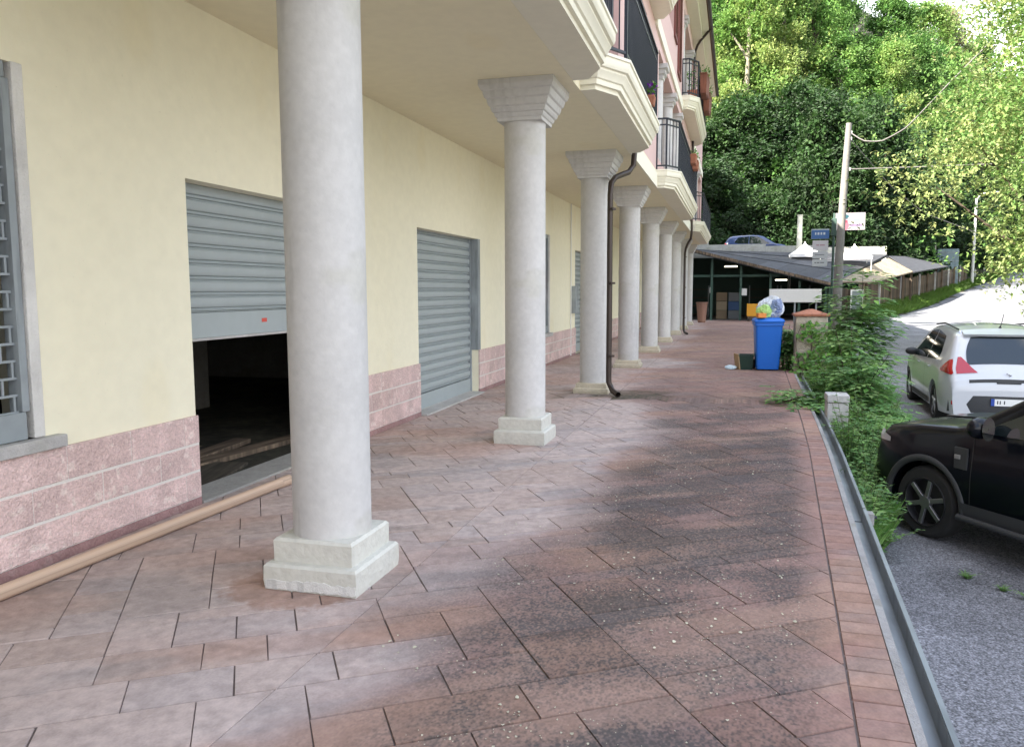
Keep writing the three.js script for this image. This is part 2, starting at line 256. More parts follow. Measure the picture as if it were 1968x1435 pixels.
// slab of a convex polygon (x, z): bevelled top, no bottom
function slab(poly, y, h, bev, uvf) {
  const n = poly.length; let cx = 0, cz = 0; poly.forEach(p => { cx += p[0] / n; cz += p[1] / n; });
  let area = 0; for (let i = 0; i < n; i++) { const a = poly[i], b = poly[(i + 1) % n]; area += a[0] * b[1] - b[0] * a[1]; } if (area > 0) poly = poly.slice().reverse();
  const inset = poly.map((p, i) => { // move both neighbouring edges inwards
    const a = poly[(i + n - 1) % n], b = poly[(i + 1) % n]; const e1 = [p[0] - a[0], p[1] - a[1]], e2 = [b[0] - p[0], b[1] - p[1]];
    const l1 = Math.hypot(...e1) || 1, l2 = Math.hypot(...e2) || 1; const n1 = [-e1[1] / l1, e1[0] / l1], n2 = [-e2[1] / l2, e2[0] / l2];
    let m = [n1[0] + n2[0], n1[1] + n2[1]]; const d = 1 + n1[0] * n2[0] + n1[1] * n2[1]; const k = bev / Math.max(0.3, d); let s = 1; const c = (cx - p[0]) * m[0] + (cz - p[1]) * m[1]; if (c < 0) s = -1; return [p[0] + m[0] * k * s, p[1] + m[1] * k * s];
  });
  const pos = [], uv = [], nor = [];
  const tri = (A, B, C) => { [A, B, C].forEach(p => { pos.push(...p); uv.push(...uvf(p[0], p[2])); }); };
  for (let i = 1; i + 1 < n; i++) tri([inset[0][0], y, inset[0][1]], [inset[i][0], y, inset[i][1]], [inset[i + 1][0], y, inset[i + 1][1]]);
  for (let i = 0; i < n; i++) { const j = (i + 1) % n, a = [poly[i][0], y - h, poly[i][1]], b = [poly[j][0], y - h, poly[j][1]], c = [inset[j][0], y, inset[j][1]], d = [inset[i][0], y, inset[i][1]]; tri(a, b, c); tri(a, c, d); }
  const g = new THREE.BufferGeometry(); g.setAttribute('position', new THREE.Float32BufferAttribute(pos, 3)); g.setAttribute('uv', new THREE.Float32BufferAttribute(uv, 2)); g.computeVertexNormals();
  if (g.attributes.normal.getY(0) < 0) { const p = g.attributes.position, t = g.attributes.uv; for (let i = 0; i < p.count; i += 3) { for (const A of [p, t]) for (let k = 0; k < A.itemSize; k++) { const q = A.array[(i + 1) * A.itemSize + k]; A.array[(i + 1) * A.itemSize + k] = A.array[(i + 2) * A.itemSize + k]; A.array[(i + 2) * A.itemSize + k] = q; } } g.computeVertexNormals(); }
  return g;
}
function clip(poly, a, b, c) { // keep a x + b z <= c
  const o = []; for (let i = 0; i < poly.length; i++) { const p = poly[i], q = poly[(i + 1) % poly.length], dp = a * p[0] + b * p[1] - c, dq = a * q[0] + b * q[1] - c; if (dp <= 0) o.push(p); if (dp * dq < 0) { const t = dp / (dp - dq); o.push([p[0] + (q[0] - p[0]) * t, p[1] + (q[1] - p[1]) * t]); } } return o;
}
const nearUV = (x, z) => [(x + 4) / 6, (1 - z) / 13], farUV = (x, z) => [(x + 4) / 9, (-12 - z) / 33];
{
  const R = rng(77), mod = 0.138, th = 56 * Math.PI / 180, ux = Math.cos(th), uz = Math.sin(th), vx = -Math.sin(th), vz = Math.cos(th);
  const N = 470, used = new Uint8Array(N * N), list = [], OFF = [-1, -22];
  const sizes = [[4, 3], [3, 2], [4, 2], [2, 2], [3, 3], [5, 3], [2, 3], [3, 4], [2, 4]];
  const inside = (x, z) => x > -4.6 && x < edgeX(Math.max(-44, Math.min(12, z))) + 0.6 && z < 1.6 && z > -45;
  for (let j = 0; j < N; j++) for (let i = 0; i < N; i++) {
    const cx = OFF[0] + ((i - N / 2) * ux + (j - N / 2) * vx) * mod, cz = OFF[1] + ((i - N / 2) * uz + (j - N / 2) * vz) * mod;
    if (used[j * N + i] || !inside(cx, cz)) continue;
    let [w, h] = sizes[Math.floor(R() * sizes.length)];
    const free = (w, h) => { for (let b = 0; b < h; b++) for (let a = 0; a < w; a++) if (i + a >= N || j + b >= N || used[(j + b) * N + i + a]) return false; return true; };
    while (!free(w, h)) { if (w > 1 && !free(w, 1)) w--; else if (h > 1) h--; else w--; }
    if (w === 1 && free(1, h + 2)) h += 2;
    for (let b = 0; b < h; b++) for (let a = 0; a < w; a++) used[(j + b) * N + i + a] = 1;
    const gp = 0.003, P = (a, b) => [OFF[0] + ((i - N / 2 + a) * ux + (j - N / 2 + b) * vx) * mod, OFF[1] + ((i - N / 2 + a) * uz + (j - N / 2 + b) * vz) * mod], e = gp / mod, eu = 0.005 / mod, ev = 0.0024 / mod;
    const jit = () => (R() - 0.5) * 0.004 / mod;
    let q = [P(eu + jit(), ev + jit()), P(w - eu + jit(), ev + jit()), P(w - eu + jit(), h - ev + jit()), P(eu + jit(), h - ev + jit())];
    const zc = (q[0][1] + q[2][1]) / 2, bx = borderX(zc), db = (borderX(zc - 0.5) - borderX(zc + 0.5)) / -1;
    q = clip(q, -1, 0, 3.868); q = clip(q, 1, -db, bx - 0.003 - db * zc); q = clip(q, 0, -1, 44.3); q = clip(q, 0, 1, 1.0);
    for (const s of [-1, 1]) { // pour joint along the columns
      let p = clip(q, s, 0, s * -1.755 - 0.002); if (p.length < 3) continue;
      let A = 0; for (let k = 0; k < p.length; k++) { const a = p[k], b = p[(k + 1) % p.length]; A += a[0] * b[1] - b[0] * a[1]; } if (Math.abs(A) < 0.0003) continue;
      list.push({ p, z: Math.max(...p.map(t => t[1])), c: p.reduce((s2, t) => [s2[0] + t[0] / p.length, s2[1] + t[1] / p.length], [0, 0]), k: Math.floor(R() * 4), y: (R() - 0.5) * 0.003 });
    }
  }
  const score = s => { // size on the picture: in the frame and near
    const dx = s.c[0], d = -s.c[1], az = Math.atan2(dx, d) * 57.3; return (d > 1.9 && az > -49 && az < 19) ? -d : -100 - Math.abs(s.c[1]);
  };
  list.sort((a, b) => score(b) - score(a));
  const rest = [];
  list.forEach((s, i) => {
    const far = s.c[1] < NEAR + 0.3;
    if (i < 300 && !far) mesh(pave, 'paving_stone', slab(s.p, s.y, 0.0085, 0.0018, nearUV), stoneMats[s.k]);
    else rest.push([s, far]);
  });
  const mk = (f, mats, uvf) => { const g = rest.filter(r => r[1] === f).map(r => slab(r[0].p, r[0].y, 0.012, 0.007, uvf)); if (g.length) { const m = mesh(pave, 'far_paving', mergeGeometries(g), mats[0]); m.userData.kind = 'stuff'; } };
  mk(false, stoneMats, nearUV); mk(true, farMats, farUV);
  // border course of narrow stamped bricks
  const bl = [], fr = []; let z = 1, k = 0;
  while (z > -44.2) {
    const d = 0.10 + R() * 0.05, z2 = z - d, a = borderX(z) + 0.004, b = borderX(z2) + 0.004, c = edgeX(z2) - 0.035, e = edgeX(z) - 0.035, zm = (z + z2) / 2, far = zm < NEAR + 0.3;
    const w = () => (R() - 0.5) * 0.01;
    const p = [[a, z - 0.002 + w()], [e, z - 0.002 + w()], [c, z2 + 0.002 + w()], [b, z2 + 0.002 + w()]];
    const g = slab(p, (R() - 0.5) * 0.002, 0.012, 0.004, far ? farUV : nearUV);
    if (!far && z < -2) mesh(pave, 'border_brick', g, stoneMats[k++ % 4]); else (far ? fr : bl).push(g);
    z = z2;
  }
  for (const [g, m] of [[bl, stoneMats[0]], [fr, farMats[0]]]) if (g.length) { const o = mesh(pave, 'far_border_course', mergeGeometries(g), m); o.userData.kind = 'stuff'; }
}
// concrete nosing and steel rail channel along the edge
{
  const run = (a, b, y0, y1, z0, z1, st = 0.5) => loft(range(z0, z1, st).map(z => [[edgeX(z) + a, y0, z], [edgeX(z) + b, y0, z], [edgeX(z) + b, y1, z], [edgeX(z) + a, y1, z]]), { crease: 0.5 });
  struct('kerb_nosing', run(-0.034, 0.004, -0.12, 0.001, 1.5, -16), M(0.40, 0.39, 0.385, 0.9, { map: stoneC, ...bump(splitB, 0.006, 4) }), 'chipped pale concrete lip along the walkway edge');
  for (const [a, b, lab] of [[1.4, -6.1, 'near length of galvanised steel channel along the walkway edge'], [-6.125, -15.5, 'far length of steel channel running into the weeds']]) {
    const t = thing('steel_channel', lab, 'rail', [edgeX((a + b) / 2), -0.1, (a + b) / 2], 0, 'steel channel lengths along the walkway');
    wpart(t, 'channel_floor', run(0.006, 0.082, -0.092, -0.084, a, b), MAT.steel);
    wpart(t, 'outer_flange', run(0.082, 0.095, -0.16, 0.010, a, b), MAT.steel);
    wpart(t, 'flange_lip', run(0.084, 0.106, 0.012, 0.018, a, b), MAT.steel);
  }
  const p = thing('metal_bracket', 'small grey bracket where the two channel lengths meet', 'bracket', [edgeX(-6.1) + 0.1, -0.05, -6.1]);
  mesh(p, 'plate', new RoundedBoxGeometry(0.05, 0.09, 0.09, 1, 0.008).translate(0.032, 0, 0), MAT.curb); mesh(p, 'bolt', new THREE.CylinderGeometry(0.012, 0.012, 0.03, 8).rotateZ(Math.PI / 2).translate(0.065, 0.01, 0), MAT.steelDark);
}

// ---------------------------------------------------------------- apartment building with the arcade
const WX = -3.9, FX = -1.63, BZ0 = 14, BZ1 = -38; // arcade wall, upper facade, ends
const bld = thing('apartment_building', 'cream and pink apartment building with a ground floor arcade of round columns', 'building', [-4, 0, -14]);
const SH = [[-5.03, -7.45], [-9.42, -11.86]];                    // shutter openings
const openings = [[-1.6, -3.67, 0.76, 2.87], [-5.03, -7.45, 0, 2.43], [-9.42, -11.86, 0, 2.41], [-14.4, -16.85, 0.7, 2.8], [-19.7, -22.1, 0, 2.62], [-23.6, -25.6, 0.7, 2.8], [-27.4, -29.8, 0, 2.43], [-31.4, -33.8, 0, 2.43], [-35, -36.6, 0.7, 2.8]];
wpart(bld, 'arcade_wall', wallZY(WX, 0.3, BZ0, BZ1, 0, 3.7, openings), MAT.cream);
wpart(bld, 'arcade_ceiling', box(-12, FX, 3.7, 4.05, BZ0, BZ1), MAT.soffit);
wpart(bld, 'back_wall', box(-12.3, -12, -0.7, 10.3, BZ0, BZ1), MAT.cream);
wpart(bld, 'end_wall', box(-12, WX - 0.302, -0.7, 3.698, BZ1 + 0.002, BZ1 + 0.3), MAT.cream);
wpart(bld, 'end_wall', box(-12, -1.96, 4.052, 10.2, BZ1 + 0.002, BZ1 + 0.3), MAT.pinkWall);
wpart(bld, 'end_wall', box(-12, WX - 0.302, -0.7, 3.698, BZ0 - 0.3, BZ0 - 0.002), MAT.cream);
wpart(bld, 'end_wall', box(-12, -1.96, 4.052, 10.2, BZ0 - 0.3, BZ0 - 0.002), MAT.pinkWall);
const bare = M(0.34, 0.32, 0.28, 0.95, { map: stoneC });
wpart(bld, 'ground_slab', box(-12, -4.2, -0.7, -0.03, BZ0, BZ1), M(0.16, 0.15, 0.125, 0.95, { map: soilC }));
wpart(bld, 'partition', box(-11.998, -4.202, -0.028, 3.698, -13.2, -13.4), bare);
wpart(bld, 'partition', box(-11.998, -4.202, -0.028, 3.698, -0.6, -0.8), bare);
wpart(bld, 'room_lining', box(-11.998, -11.9, -0.028, 3.698, -0.802, -13.198), bare);
for (const z of [-4.4, -9.2]) wpart(bld, 'pier', box(-7.6, -7.2, -0.028, 3.698, z, z - 0.4), bare);

// plinth of split-faced blocks
{
  const gaps = [[-5.03, -7.45], [-9.42, -11.86], [-19.7, -22.1], [-27.4, -29.8], [-31.4, -33.8]];
  const runs = []; let a = -1.4; for (const [s, e] of gaps) { runs.push([a, s]); a = e; } runs.push([a, -37.9]);
  const R = rng(5), ms = [0, 1, 2, 3].map(k => { const f = [1, 0.94, 1.05, 0.98][k]; return M(0.88 * f, 0.655 * f, 0.625 * f, 0.9, { map: pinkC, ...bump(splitB, 0.013, 1.7) }); });
  const rows = [[0.062, 0.252], [0.268, 0.458], [0.474, 0.68]];
  for (const [s, e] of runs) {
    const pl = wpart(bld, 'plinth', box(WX + 0.0015, -3.8755, 0.058, 0.676, s - 0.006, e + 0.006), MAT.mortar);
    rows.forEach(([y0, y1], r) => {
      let z = s - 0.001; let first = true;
      while (z > e + 0.01) {
        let L = 0.53; if (first) { L = r % 2 ? 0.53 : 0.27; if (s === -1.4) L = [0.28, 0.55, 0.28][r]; first = false; }
        let z2 = z - L; if (z2 < e + 0.14) z2 = e + 0.001;
        const pr = -3.872 + (R() - 0.5) * 0.007;
        wpart(pl, 'block', box(-3.895, pr, y0, y1, z - (z === s - 0.001 ? 0 : 0.002), z2 + 0.002, 0.006), ms[Math.floor(R() * 4)]); z = z2;
      }
    });
    const sk = wpart(bld, 'skirting', box(WX + 0.0012, -3.876, -0.008, 0.056, s, e), MAT.skirt);
  }
}
// columns
{
  const sq = (h, y, cx, cz) => [[cx - h, y, cz + h], [cx + h, y, cz + h], [cx + h, y, cz - h], [cx - h, y, cz - h]];
  const shaft = (() => { const g = new THREE.CylinderGeometry(0.215, 0.215, 3.12, 56, 8, true); const uv = g.attributes.uv; for (let i = 0; i < uv.count; i++) uv.setXY(i, uv.getX(i) * 1.4, uv.getY(i) * 3.1); return g.toNonIndexed(); })();
  const ring = (list) => loft(list.map(([h, y]) => sq(h, y, 0, 0)), { crease: 0.35 });
  const cap = ring([[0.235, 3.22], [0.235, 3.262], [0.25, 3.272], [0.262, 3.30], [0.262, 3.318], [0.282, 3.33], [0.295, 3.365], [0.295, 3.385], [0.315, 3.40], [0.33, 3.45], [0.33, 3.475], [0.352, 3.492], [0.368, 3.545], [0.368, 3.57], [0.39, 3.585], [0.41, 3.635], [0.41, 3.6995]].map(([h, y]) => [0.232 + (h - 0.235) * 0.88, 3.6995 - (3.6995 - y) * 0.80]));
  const base2 = ring([[0.27, -0.005], [0.276, 0.05], [0.274, 0.128], [0.262, 0.142], [0.232, 0.147], [0.234, 0.26], [0.222, 0.275]]);
  const base1 = ring([[0.272, -0.005], [0.278, 0.04], [0.27, 0.075], [0.25, 0.09], [0.238, 0.15], [0.225, 0.162]]);
  const R = rng(8), tones = [0.97, 1.03, 1.0, 0.94].map(f => M(0.61 * f, 0.60 * f, 0.585 * f, 0.8, { map: columnC, ...bump(grainT, 0.001, 3) }));
  for (let k = -4; k <= 8; k++) {
    const z = -3.9 - 4.25 * k, col = new THREE.Group(); col.name = 'column'; bld.add(col); col.position.set(-2.15 + 4, 0, z + 14);
    const s = mesh(col, 'shaft', shaft, tones[(k + 4) % 4]); s.scale.y = k > 1 ? 3.22 / 3.12 : 1; s.position.y = k > 1 ? 0.14 + 1.61 : 0.24 + 1.56; s.rotation.y = R() * 6;
    const b = mesh(col, 'base', k > 1 ? base1 : base2, k > 1 ? MAT.oldBase : MAT.base);
    mesh(col, 'capital', cap, MAT.column);
    if (k === 0) { // flaking white paint on the front of the lowest step
      const P = rng(3), pts = []; const n = 26; for (let i = 0; i <= n; i++) pts.push([-0.262 + 0.534 * i / n, 0.004 + P() * 0.012]); for (let i = n; i >= 0; i--) pts.push([-0.262 + 0.534 * i / n, 0.052 + (i > 8 ? 0.008 : -0.006) * (1 - i / n) + P() * 0.016]);
      mesh(b, 'paint_crust', boxUV(rotShape(pts, 0.008).translate(0, 0, 0.272)), MAT.paintW);
    }
  }
}
// roller shutters, each slat a piece
function shutterSlat(L, pitch) {
  const p = [[-0.016, 0], [-0.016, 0.009], [0.003, 0.014], [0.004, 0.021], [-0.012, 0.026], [-0.012, 0.034], [0.008, 0.042], [0.016, 0.056], [0.018, pitch * 0.66], [0.014, pitch - 0.016], [0.002, pitch - 0.004], [-0.012, pitch], [-0.018, pitch], [-0.018, 0]];
  const s = new THREE.Shape(p.map(q => new THREE.Vector2(q[0], q[1]))); return boxUV(toCreasedNormals(new THREE.ExtrudeGeometry(s, { depth: L, bevelEnabled: false }), 0.5).translate(0, 0, -L));
}
function shutter(z0, z1, yTop, yBot, x, lab, pitch = 0.125) {
  const g = new THREE.Group(); g.name = 'roller_shutter'; bld.add(g); g.position.set(x + 4, 0, z0 + 14); if (lab) g.userData.label = lab;
  const L = z0 - z1, sl = shutterSlat(L - 0.06, pitch); let y = yBot + 0.20;
  mesh(g, 'bottom_panel', box(-0.004, 0.016, yBot, yBot + 0.198, -0.03, -L + 0.03, 0.003), MAT.shutter);
  mesh(g, 'bottom_edge', box(-0.01, 0.024, yBot - 0.022, yBot - 0.001, -0.03, -L + 0.03, 0.004), MAT.curb);
  while (y < yTop) { const m = mesh(g, 'slat', sl, MAT.shutter); m.position.set(0, y, -0.03); y += pitch; }
  for (const q of [0.002, -L + 0.032]) mesh(g, 'guide_rail', box(-0.03, 0.036, 0, yTop - 0.003, q - 0.001, q - 0.032), MAT.frame);
  return g;
}
const sh1 = shutter(-5.03, -7.45, 2.43, 1.24, -4.06, 'half open blue grey shutter');
mesh(sh1, 'sticker', box(0.0165, 0.0175, 1.335, 1.37, -1.13, -1.21), M(0.6, 0.09, 0.07, 0.6));
shutter(-9.42, -11.86, 2.41, 0.03, -4.04, 'closed blue grey shutter');
shutter(-19.7, -22.1, 2.62, 0.03, -4.04); shutter(-27.4, -29.8, 2.43, 0.03, -4.04); shutter(-31.4, -33.8, 2.43, 0.03, -4.04);
wpart(bld, 'threshold', box(-4.2, -3.862, -0.006, 0.018, -5.032, -7.448), MAT.concrete);
wpart(bld, 'threshold', box(-4.2, -3.80, -0.006, 0.022, -9.422, -11.858), MAT.curb);
wpart(bld, 'door_jamb', box(-4.0, -3.885, 0.68, 2.409, -11.84, -11.95, 0.004), MAT.frame);
// windows of the arcade wall: the near one is barred with a brick-pattern grille
function shopWindow(z0, z1, y0, y1, grille) {
  const g = new THREE.Group(); g.name = 'window'; bld.add(g); g.position.set(4, 0, 14);
  mesh(g, 'sill', box(-4.2, -3.835, y0 - 0.075, y0, z0 + 0.12, z1 - 0.11, 0.008), MAT.curb);
  mesh(g, 'pane', box(-3.995, -3.99, y0 + 0.08, y1 - 0.08, z0 - 0.1, z1 + 0.2), MAT.glassDark);
  for (const [a, b, c, d] of [[y0, y0 + 0.16, z0, z1 + 0.1], [y1 - 0.09, y1, z0, z1 + 0.1], [y0 + 0.16, y1 - 0.09, z1 + 0.128, z1 + 0.074], [y0 + 0.16, y1 - 0.09, z0 - 0.005, z0 - 0.1]]) mesh(g, 'frame', box(-4.0, -3.905, a + 0.001, b - 0.001, c - 0.002, d + 0.002, 0.004), MAT.frame);
  mesh(g, 'jamb', box(-4.02, -3.888, y0 + 0.002, y1 + 0.005, z1 + 0.07, z1 - 0.004, 0.006), MAT.paintW);
  if (grille) {
    const rows = Math.round((y1 - y0 - 0.25) / 0.098), a0 = z0 - 0.1, a1 = z1 + 0.128;
    for (let r = 0; r <= rows; r++) {
      const y = y0 + 0.16 + r * 0.098; mesh(g, 'grille_bar', box(-3.945, -3.93, y - 0.007, y + 0.007, a0, a1), MAT.frame);
      if (r < rows) for (let z = a0 - (r % 2 ? 0.07 : 0.14); z > a1; z -= 0.14) mesh(g, 'grille_link', box(-3.943, -3.932, y + 0.0075, y + 0.0905, z - 0.007, z + 0.007), MAT.frame);
    }
  }
  return g;
}
shopWindow(-1.6, -3.67, 0.76, 2.87, true).userData.label = 'window behind a brick pattern steel grille with flaking jamb';
for (const [a, b] of [[-14.4, -16.85], [-23.6, -25.6], [-35, -36.6]]) shopWindow(a, b, 0.7, 2.8, false);
{ // red and white notices stuck inside the third window
  const t = wpart(bld, 'window_notice', box(-3.989, -3.987, 1.35, 1.95, -16.0, -16.62), M(0.62, 0.03, 0.04, 0.5)); wpart(t, 'notice_band', box(-3.9865, -3.9855, 1.55, 1.64, -16.05, -16.6), MAT.white);
  wpart(bld, 'conduit', cyl(0.016, 0.016, -3.872, 0.02, 3.69, -19.05, 8), MAT.white);
  wpart(bld, 'meter_box', box(-3.898, -3.79, 1.05, 1.72, -19.25, -19.62, 0.01), MAT.frame);
}

// upper floors
const P1 = [[-8.9, -11.2, 4.1, 6.35], [-16.9, -24.5, 4.35, 6.5], [-29.6, -37.4, 4.35, 6.5], [-1, -6.5, 4.1, 6.35]];
const P2 = [[-9.6, -11, 7.15, 9.3], [-12.8, -15, 7.15, 9.3], [-24.3, -29.7, 7.15, 9.7], [-18.9, -20.5, 7.9, 9.4], [-33.5, -35, 7.9, 9.4], [-2, -6.5, 7.15, 9.3]];
wpart(bld, 'facade', wallZY(FX, 0.3, BZ0, BZ1, 4.052, 6.8, P1), MAT.pinkWall);
wpart(bld, 'facade', wallZY(FX, 0.3, BZ0, BZ1, 7.002, 10.3, P2), MAT.pinkWall);
wpart(bld, 'floor_slab', box(-12, FX - 0.002, 6.802, 7.0, BZ0, BZ1), MAT.soffit);
wpart(bld, 'floor_slab', box(-12, FX - 0.302, 10.1, 10.3, BZ0, BZ1), MAT.soffit);
wpart(bld, 'inner_wall', box(-4.1, -3.95, 4.052, 6.8, BZ0, BZ1), MAT.pinkWall);
wpart(bld, 'inner_wall', box(-4.1, -3.95, 7.002, 10.098, BZ0, BZ1), MAT.pinkWall);
for (const [a, b, y0, y1] of [[-16.7, -16.85, 4.052, 6.8], [-24.55, -24.7, 4.052, 6.8], [-29.4, -29.55, 4.052, 6.8], [-24.1, -24.25, 7.002, 10.098], [-29.75, -29.9, 7.002, 10.098]]) wpart(bld, 'side_wall', box(-3.948, FX - 0.303, y0, y1, a, b), MAT.pinkWall);
wpart(bld, 'string_course', box(FX + 0.001, -1.60, 3.70, 3.98, -12.5, -16.7), MAT.trim);
wpart(bld, 'string_course', box(FX + 0.001, -1.60, 3.70, 3.98, -24.75, -29.15), MAT.trim);
wpart(bld, 'string_course', box(FX + 0.001, -1.585, 6.72, 6.99, -16.1, -23.85), MAT.trim);
wpart(bld, 'string_course', box(FX + 0.001, -1.585, 6.72, 6.99, -30.1, -37.9), MAT.trim);
// shutters of dark red wood, folded back against the wall
function woodShutter(z0, z1, y0, y1, closedX) {
  const g = new THREE.Group(); g.name = 'wood_shutter'; bld.add(g); g.position.set((closedX ?? FX + 0.004) + 4, 0, 14);
  mesh(g, 'stile', box(0, 0.045, y0, y1, z0, z0 - 0.07), MAT.redWood); mesh(g, 'stile', box(0, 0.045, y0, y1, z1 + 0.07, z1), MAT.redWood);
  mesh(g, 'rail', box(0.001, 0.044, y1 - 0.09, y1 - 0.001, z0 - 0.071, z1 + 0.071), MAT.redWood); mesh(g, 'rail', box(0.001, 0.044, y0 + 0.001, y0 + 0.09, z0 - 0.071, z1 + 0.071), MAT.redWood);
  const lv = box(-0.006, 0.006, -0.028, 0.028, 0, -(z0 - z1 - 0.142)); for (let y = y0 + 0.13; y < y1 - 0.12; y += 0.062) { const m = mesh(g, 'louvre', lv, MAT.redWood); m.position.set(0.022, y, z0 - 0.071); m.rotation.z = 0.7; }
}
for (const [a, b, c, d, x] of [[-12.3, -13.4, 4.1, 6.3], [-13.45, -14.2, 4.1, 6.3], [-20.55, -21.4, 7.85, 9.45], [-21.9, -22.9, 7.3, 9.5], [-33.2, -33.48, 7.85, 9.45]]) woodShutter(a, b, c, d, x);
for (const [a, b, c, d] of [[-8.9, -11.2, 4.1, 6.35], [-9.6, -11, 7.15, 9.3], [-12.8, -15, 7.15, 9.3], [-18.9, -20.5, 7.9, 9.4], [-33.5, -35, 7.9, 9.4], [-1, -6.5, 4.1, 6.35], [-2, -6.5, 7.15, 9.3]]) woodShutter(a - 0.01, b + 0.01, c + 0.01, d - 0.01, FX - 0.2);
// loggia columns
{
  const mk = (z, y0, y1) => { const g = new THREE.Group(); g.name = 'column'; bld.add(g); g.position.set(-1.8 + 4, 0, z + 14);
    mesh(g, 'shaft', boxUV(new THREE.CylinderGeometry(0.15, 0.15, y1 - y0 - 0.3, 28)).translate(0, (y0 + y1 - 0.3) / 2, 0), MAT.column);
    mesh(g, 'capital', loft([[0.16, -0.3], [0.17, -0.22], [0.21, -0.2], [0.21, -0.12], [0.26, -0.1], [0.26, -0.003]].map(([h, y]) => [[-h, y1 + y, h], [h, y1 + y, h], [h, y1 + y, -h], [-h, y1 + y, -h]]), { crease: 0.3 }), MAT.column); };
  mk(-18.2, 4.352, 6.5); mk(-20.9, 4.352, 6.5); mk(-23.2, 4.352, 6.5); mk(-31.5, 4.352, 6.5); mk(-34.5, 4.352, 6.5); mk(-25.1, 7.152, 9.7); mk(-28.6, 7.152, 9.7);
}
// balconies: a moulded slab with splayed corners and an iron railing
function balcony(z0, z1, y, lab) {
  const g = new THREE.Group(); g.name = 'balcony'; bld.add(g); g.position.set(4, y, 14); if (lab) g.userData.label = lab;
  const bx = -1.29, c = 0.36, xb = FX + 0.0015;
  const plan = o => [[xb, z0 + o], [bx - 0.02 - 0.16 + o * 0.5, z0 + o], [bx + o, z0 - c + o * 0.4], [bx + o, z1 + c - o * 0.4], [bx - 0.02 - 0.16 + o * 0.5, z1 - o], [xb, z1 - o]];
  const prof = [[0, 0.0], [0, 0.045], [0.035, 0.05], [0.04, 0.085], [0.04, 0.10], [0.058, 0.112], [0.072, 0.15], [0.095, 0.185], [0.095, 0.205], [0.12, 0.215], [0.135, 0.25], [0.135, 0.315], [0.15, 0.322], [0.15, 0.35]];
  mesh(g, 'slab', loft(prof.map(([o, h]) => plan(o).map(p => [p[0], h, p[1]])), { crease: 0.5 }), MAT.trim);
  const path = plan(0.09).map((p, i) => i === 0 || i === 5 ? [p[0] + 0.01, p[1]] : p);
  const rail = (h, w, name) => { for (let i = 0; i + 1 < path.length; i++) { const [ax, az] = path[i], [qx, qz] = path[i + 1], L = Math.hypot(qx - ax, qz - az); const m = mesh(g, name, new THREE.BoxGeometry(w, 0.028, L + w * 0.4), MAT.iron); m.position.set((ax + qx) / 2, h, (az + qz) / 2); m.rotation.y = Math.atan2(qx - ax, qz - az); } };
  rail(1.36, 0.05, 'top_rail'); rail(0.43, 0.03, 'bottom_rail'); rail(1.24, 0.02, 'upper_rail');
  const bal = new THREE.BoxGeometry(0.014, 0.90, 0.014), post = new THREE.BoxGeometry(0.035, 0.995, 0.035);
  for (let i = 0; i + 1 < path.length; i++) {
    const [ax, az] = path[i], [qx, qz] = path[i + 1], L = Math.hypot(qx - ax, qz - az), n = Math.max(2, Math.round(L / 0.105));
    for (let k = 1; k < n; k++) { const m = mesh(g, 'baluster', bal, MAT.iron); m.position.set(lerp(ax, qx, k / n), 0.90, lerp(az, qz, k / n)); }
    const m = mesh(g, 'post', post, MAT.iron); m.position.set(ax, 0.848, az);
  }
  return g;
}
balcony(0.4, -8.06, 3.701, 'nearest first floor balcony'); balcony(-8.47, -12.45, 3.701); balcony(-16.75, -24.7, 3.701); balcony(-29.2, -37.8, 3.701);
balcony(-8.6, -16.05, 6.801); balcony(-23.9, -30.05, 6.801);
// roof
{
  const rf = wpart(bld, 'roof', loft([[-1.0, 10.36], [-1.05, 10.30], [-12.9, 10.3], [-12.95, 10.36], [-7, 12.4]].map(([x, y]) => [x, y]).length ? [BZ0 + 0.4, -37.75].map(z => [[-1.05, 10.36, z], [-7, 12.5, z], [-12.95, 10.36, z], [-12.95, 10.3, z], [-1.05, 10.3, z]]) : [], { crease: 0.2 }), MAT.roofTile);
  wpart(rf, 'eave_soffit', box(-1.64 + 0.012, -1.08, 10.24, 10.297, BZ0 + 0.38, -37.7), MAT.trim);
  wpart(rf, 'eave_cornice', box(-1.628, -1.3, 10.1, 10.238, BZ0 + 0.36, -37.66), MAT.trim);
  wpart(rf, 'gutter', tube([[-1.0, 10.32, BZ0 + 0.4], [-1.0, 10.32, -12], [-1.0, 10.32, -37.8]], 0.06, 4, 10), MAT.brownPipe);
}
// rain pipes
function rainPipe(pts, shoe, r = 0.043) {
  const g = wpart(bld, 'rain_pipe', tube(pts, r, pts.length * 5, 12), MAT.brownPipe);
  for (const y of [0.6, 1.7, 2.8]) if (shoe) wpart(g, 'pipe_clip', cyl(r + 0.008, r + 0.008, pts[1][0], y, y + 0.03, pts[1][2], 12), MAT.brownPipe);
}
rainPipe([[-1.66, 0.05, -11.75], [-1.80, 0.10, -11.95], [-1.84, 0.22, -11.98], [-1.84, 1.5, -11.98], [-1.84, 3.12, -11.98], [-1.80, 3.3, -12.15], [-1.60, 3.45, -12.55], [-1.57, 3.62, -12.6], [-1.57, 4.2, -12.62], [-1.57, 9.9, -12.62], [-1.2, 10.2, -12.62], [-1.02, 10.28, -12.62]], true);
rainPipe([[-1.66, 0.05, -29.2], [-1.80, 0.10, -29.7], [-1.82, 0.3, -29.8], [-1.82, 1.5, -29.8], [-1.82, 3.0, -29.8], [-1.7, 3.3, -29.4], [-1.565, 3.5, -29.1], [-1.565, 4.5, -29.05], [-1.565, 9.7, -29.0], [-1.2, 10.15, -28.4], [-1.02, 10.28, -28.2]], true);

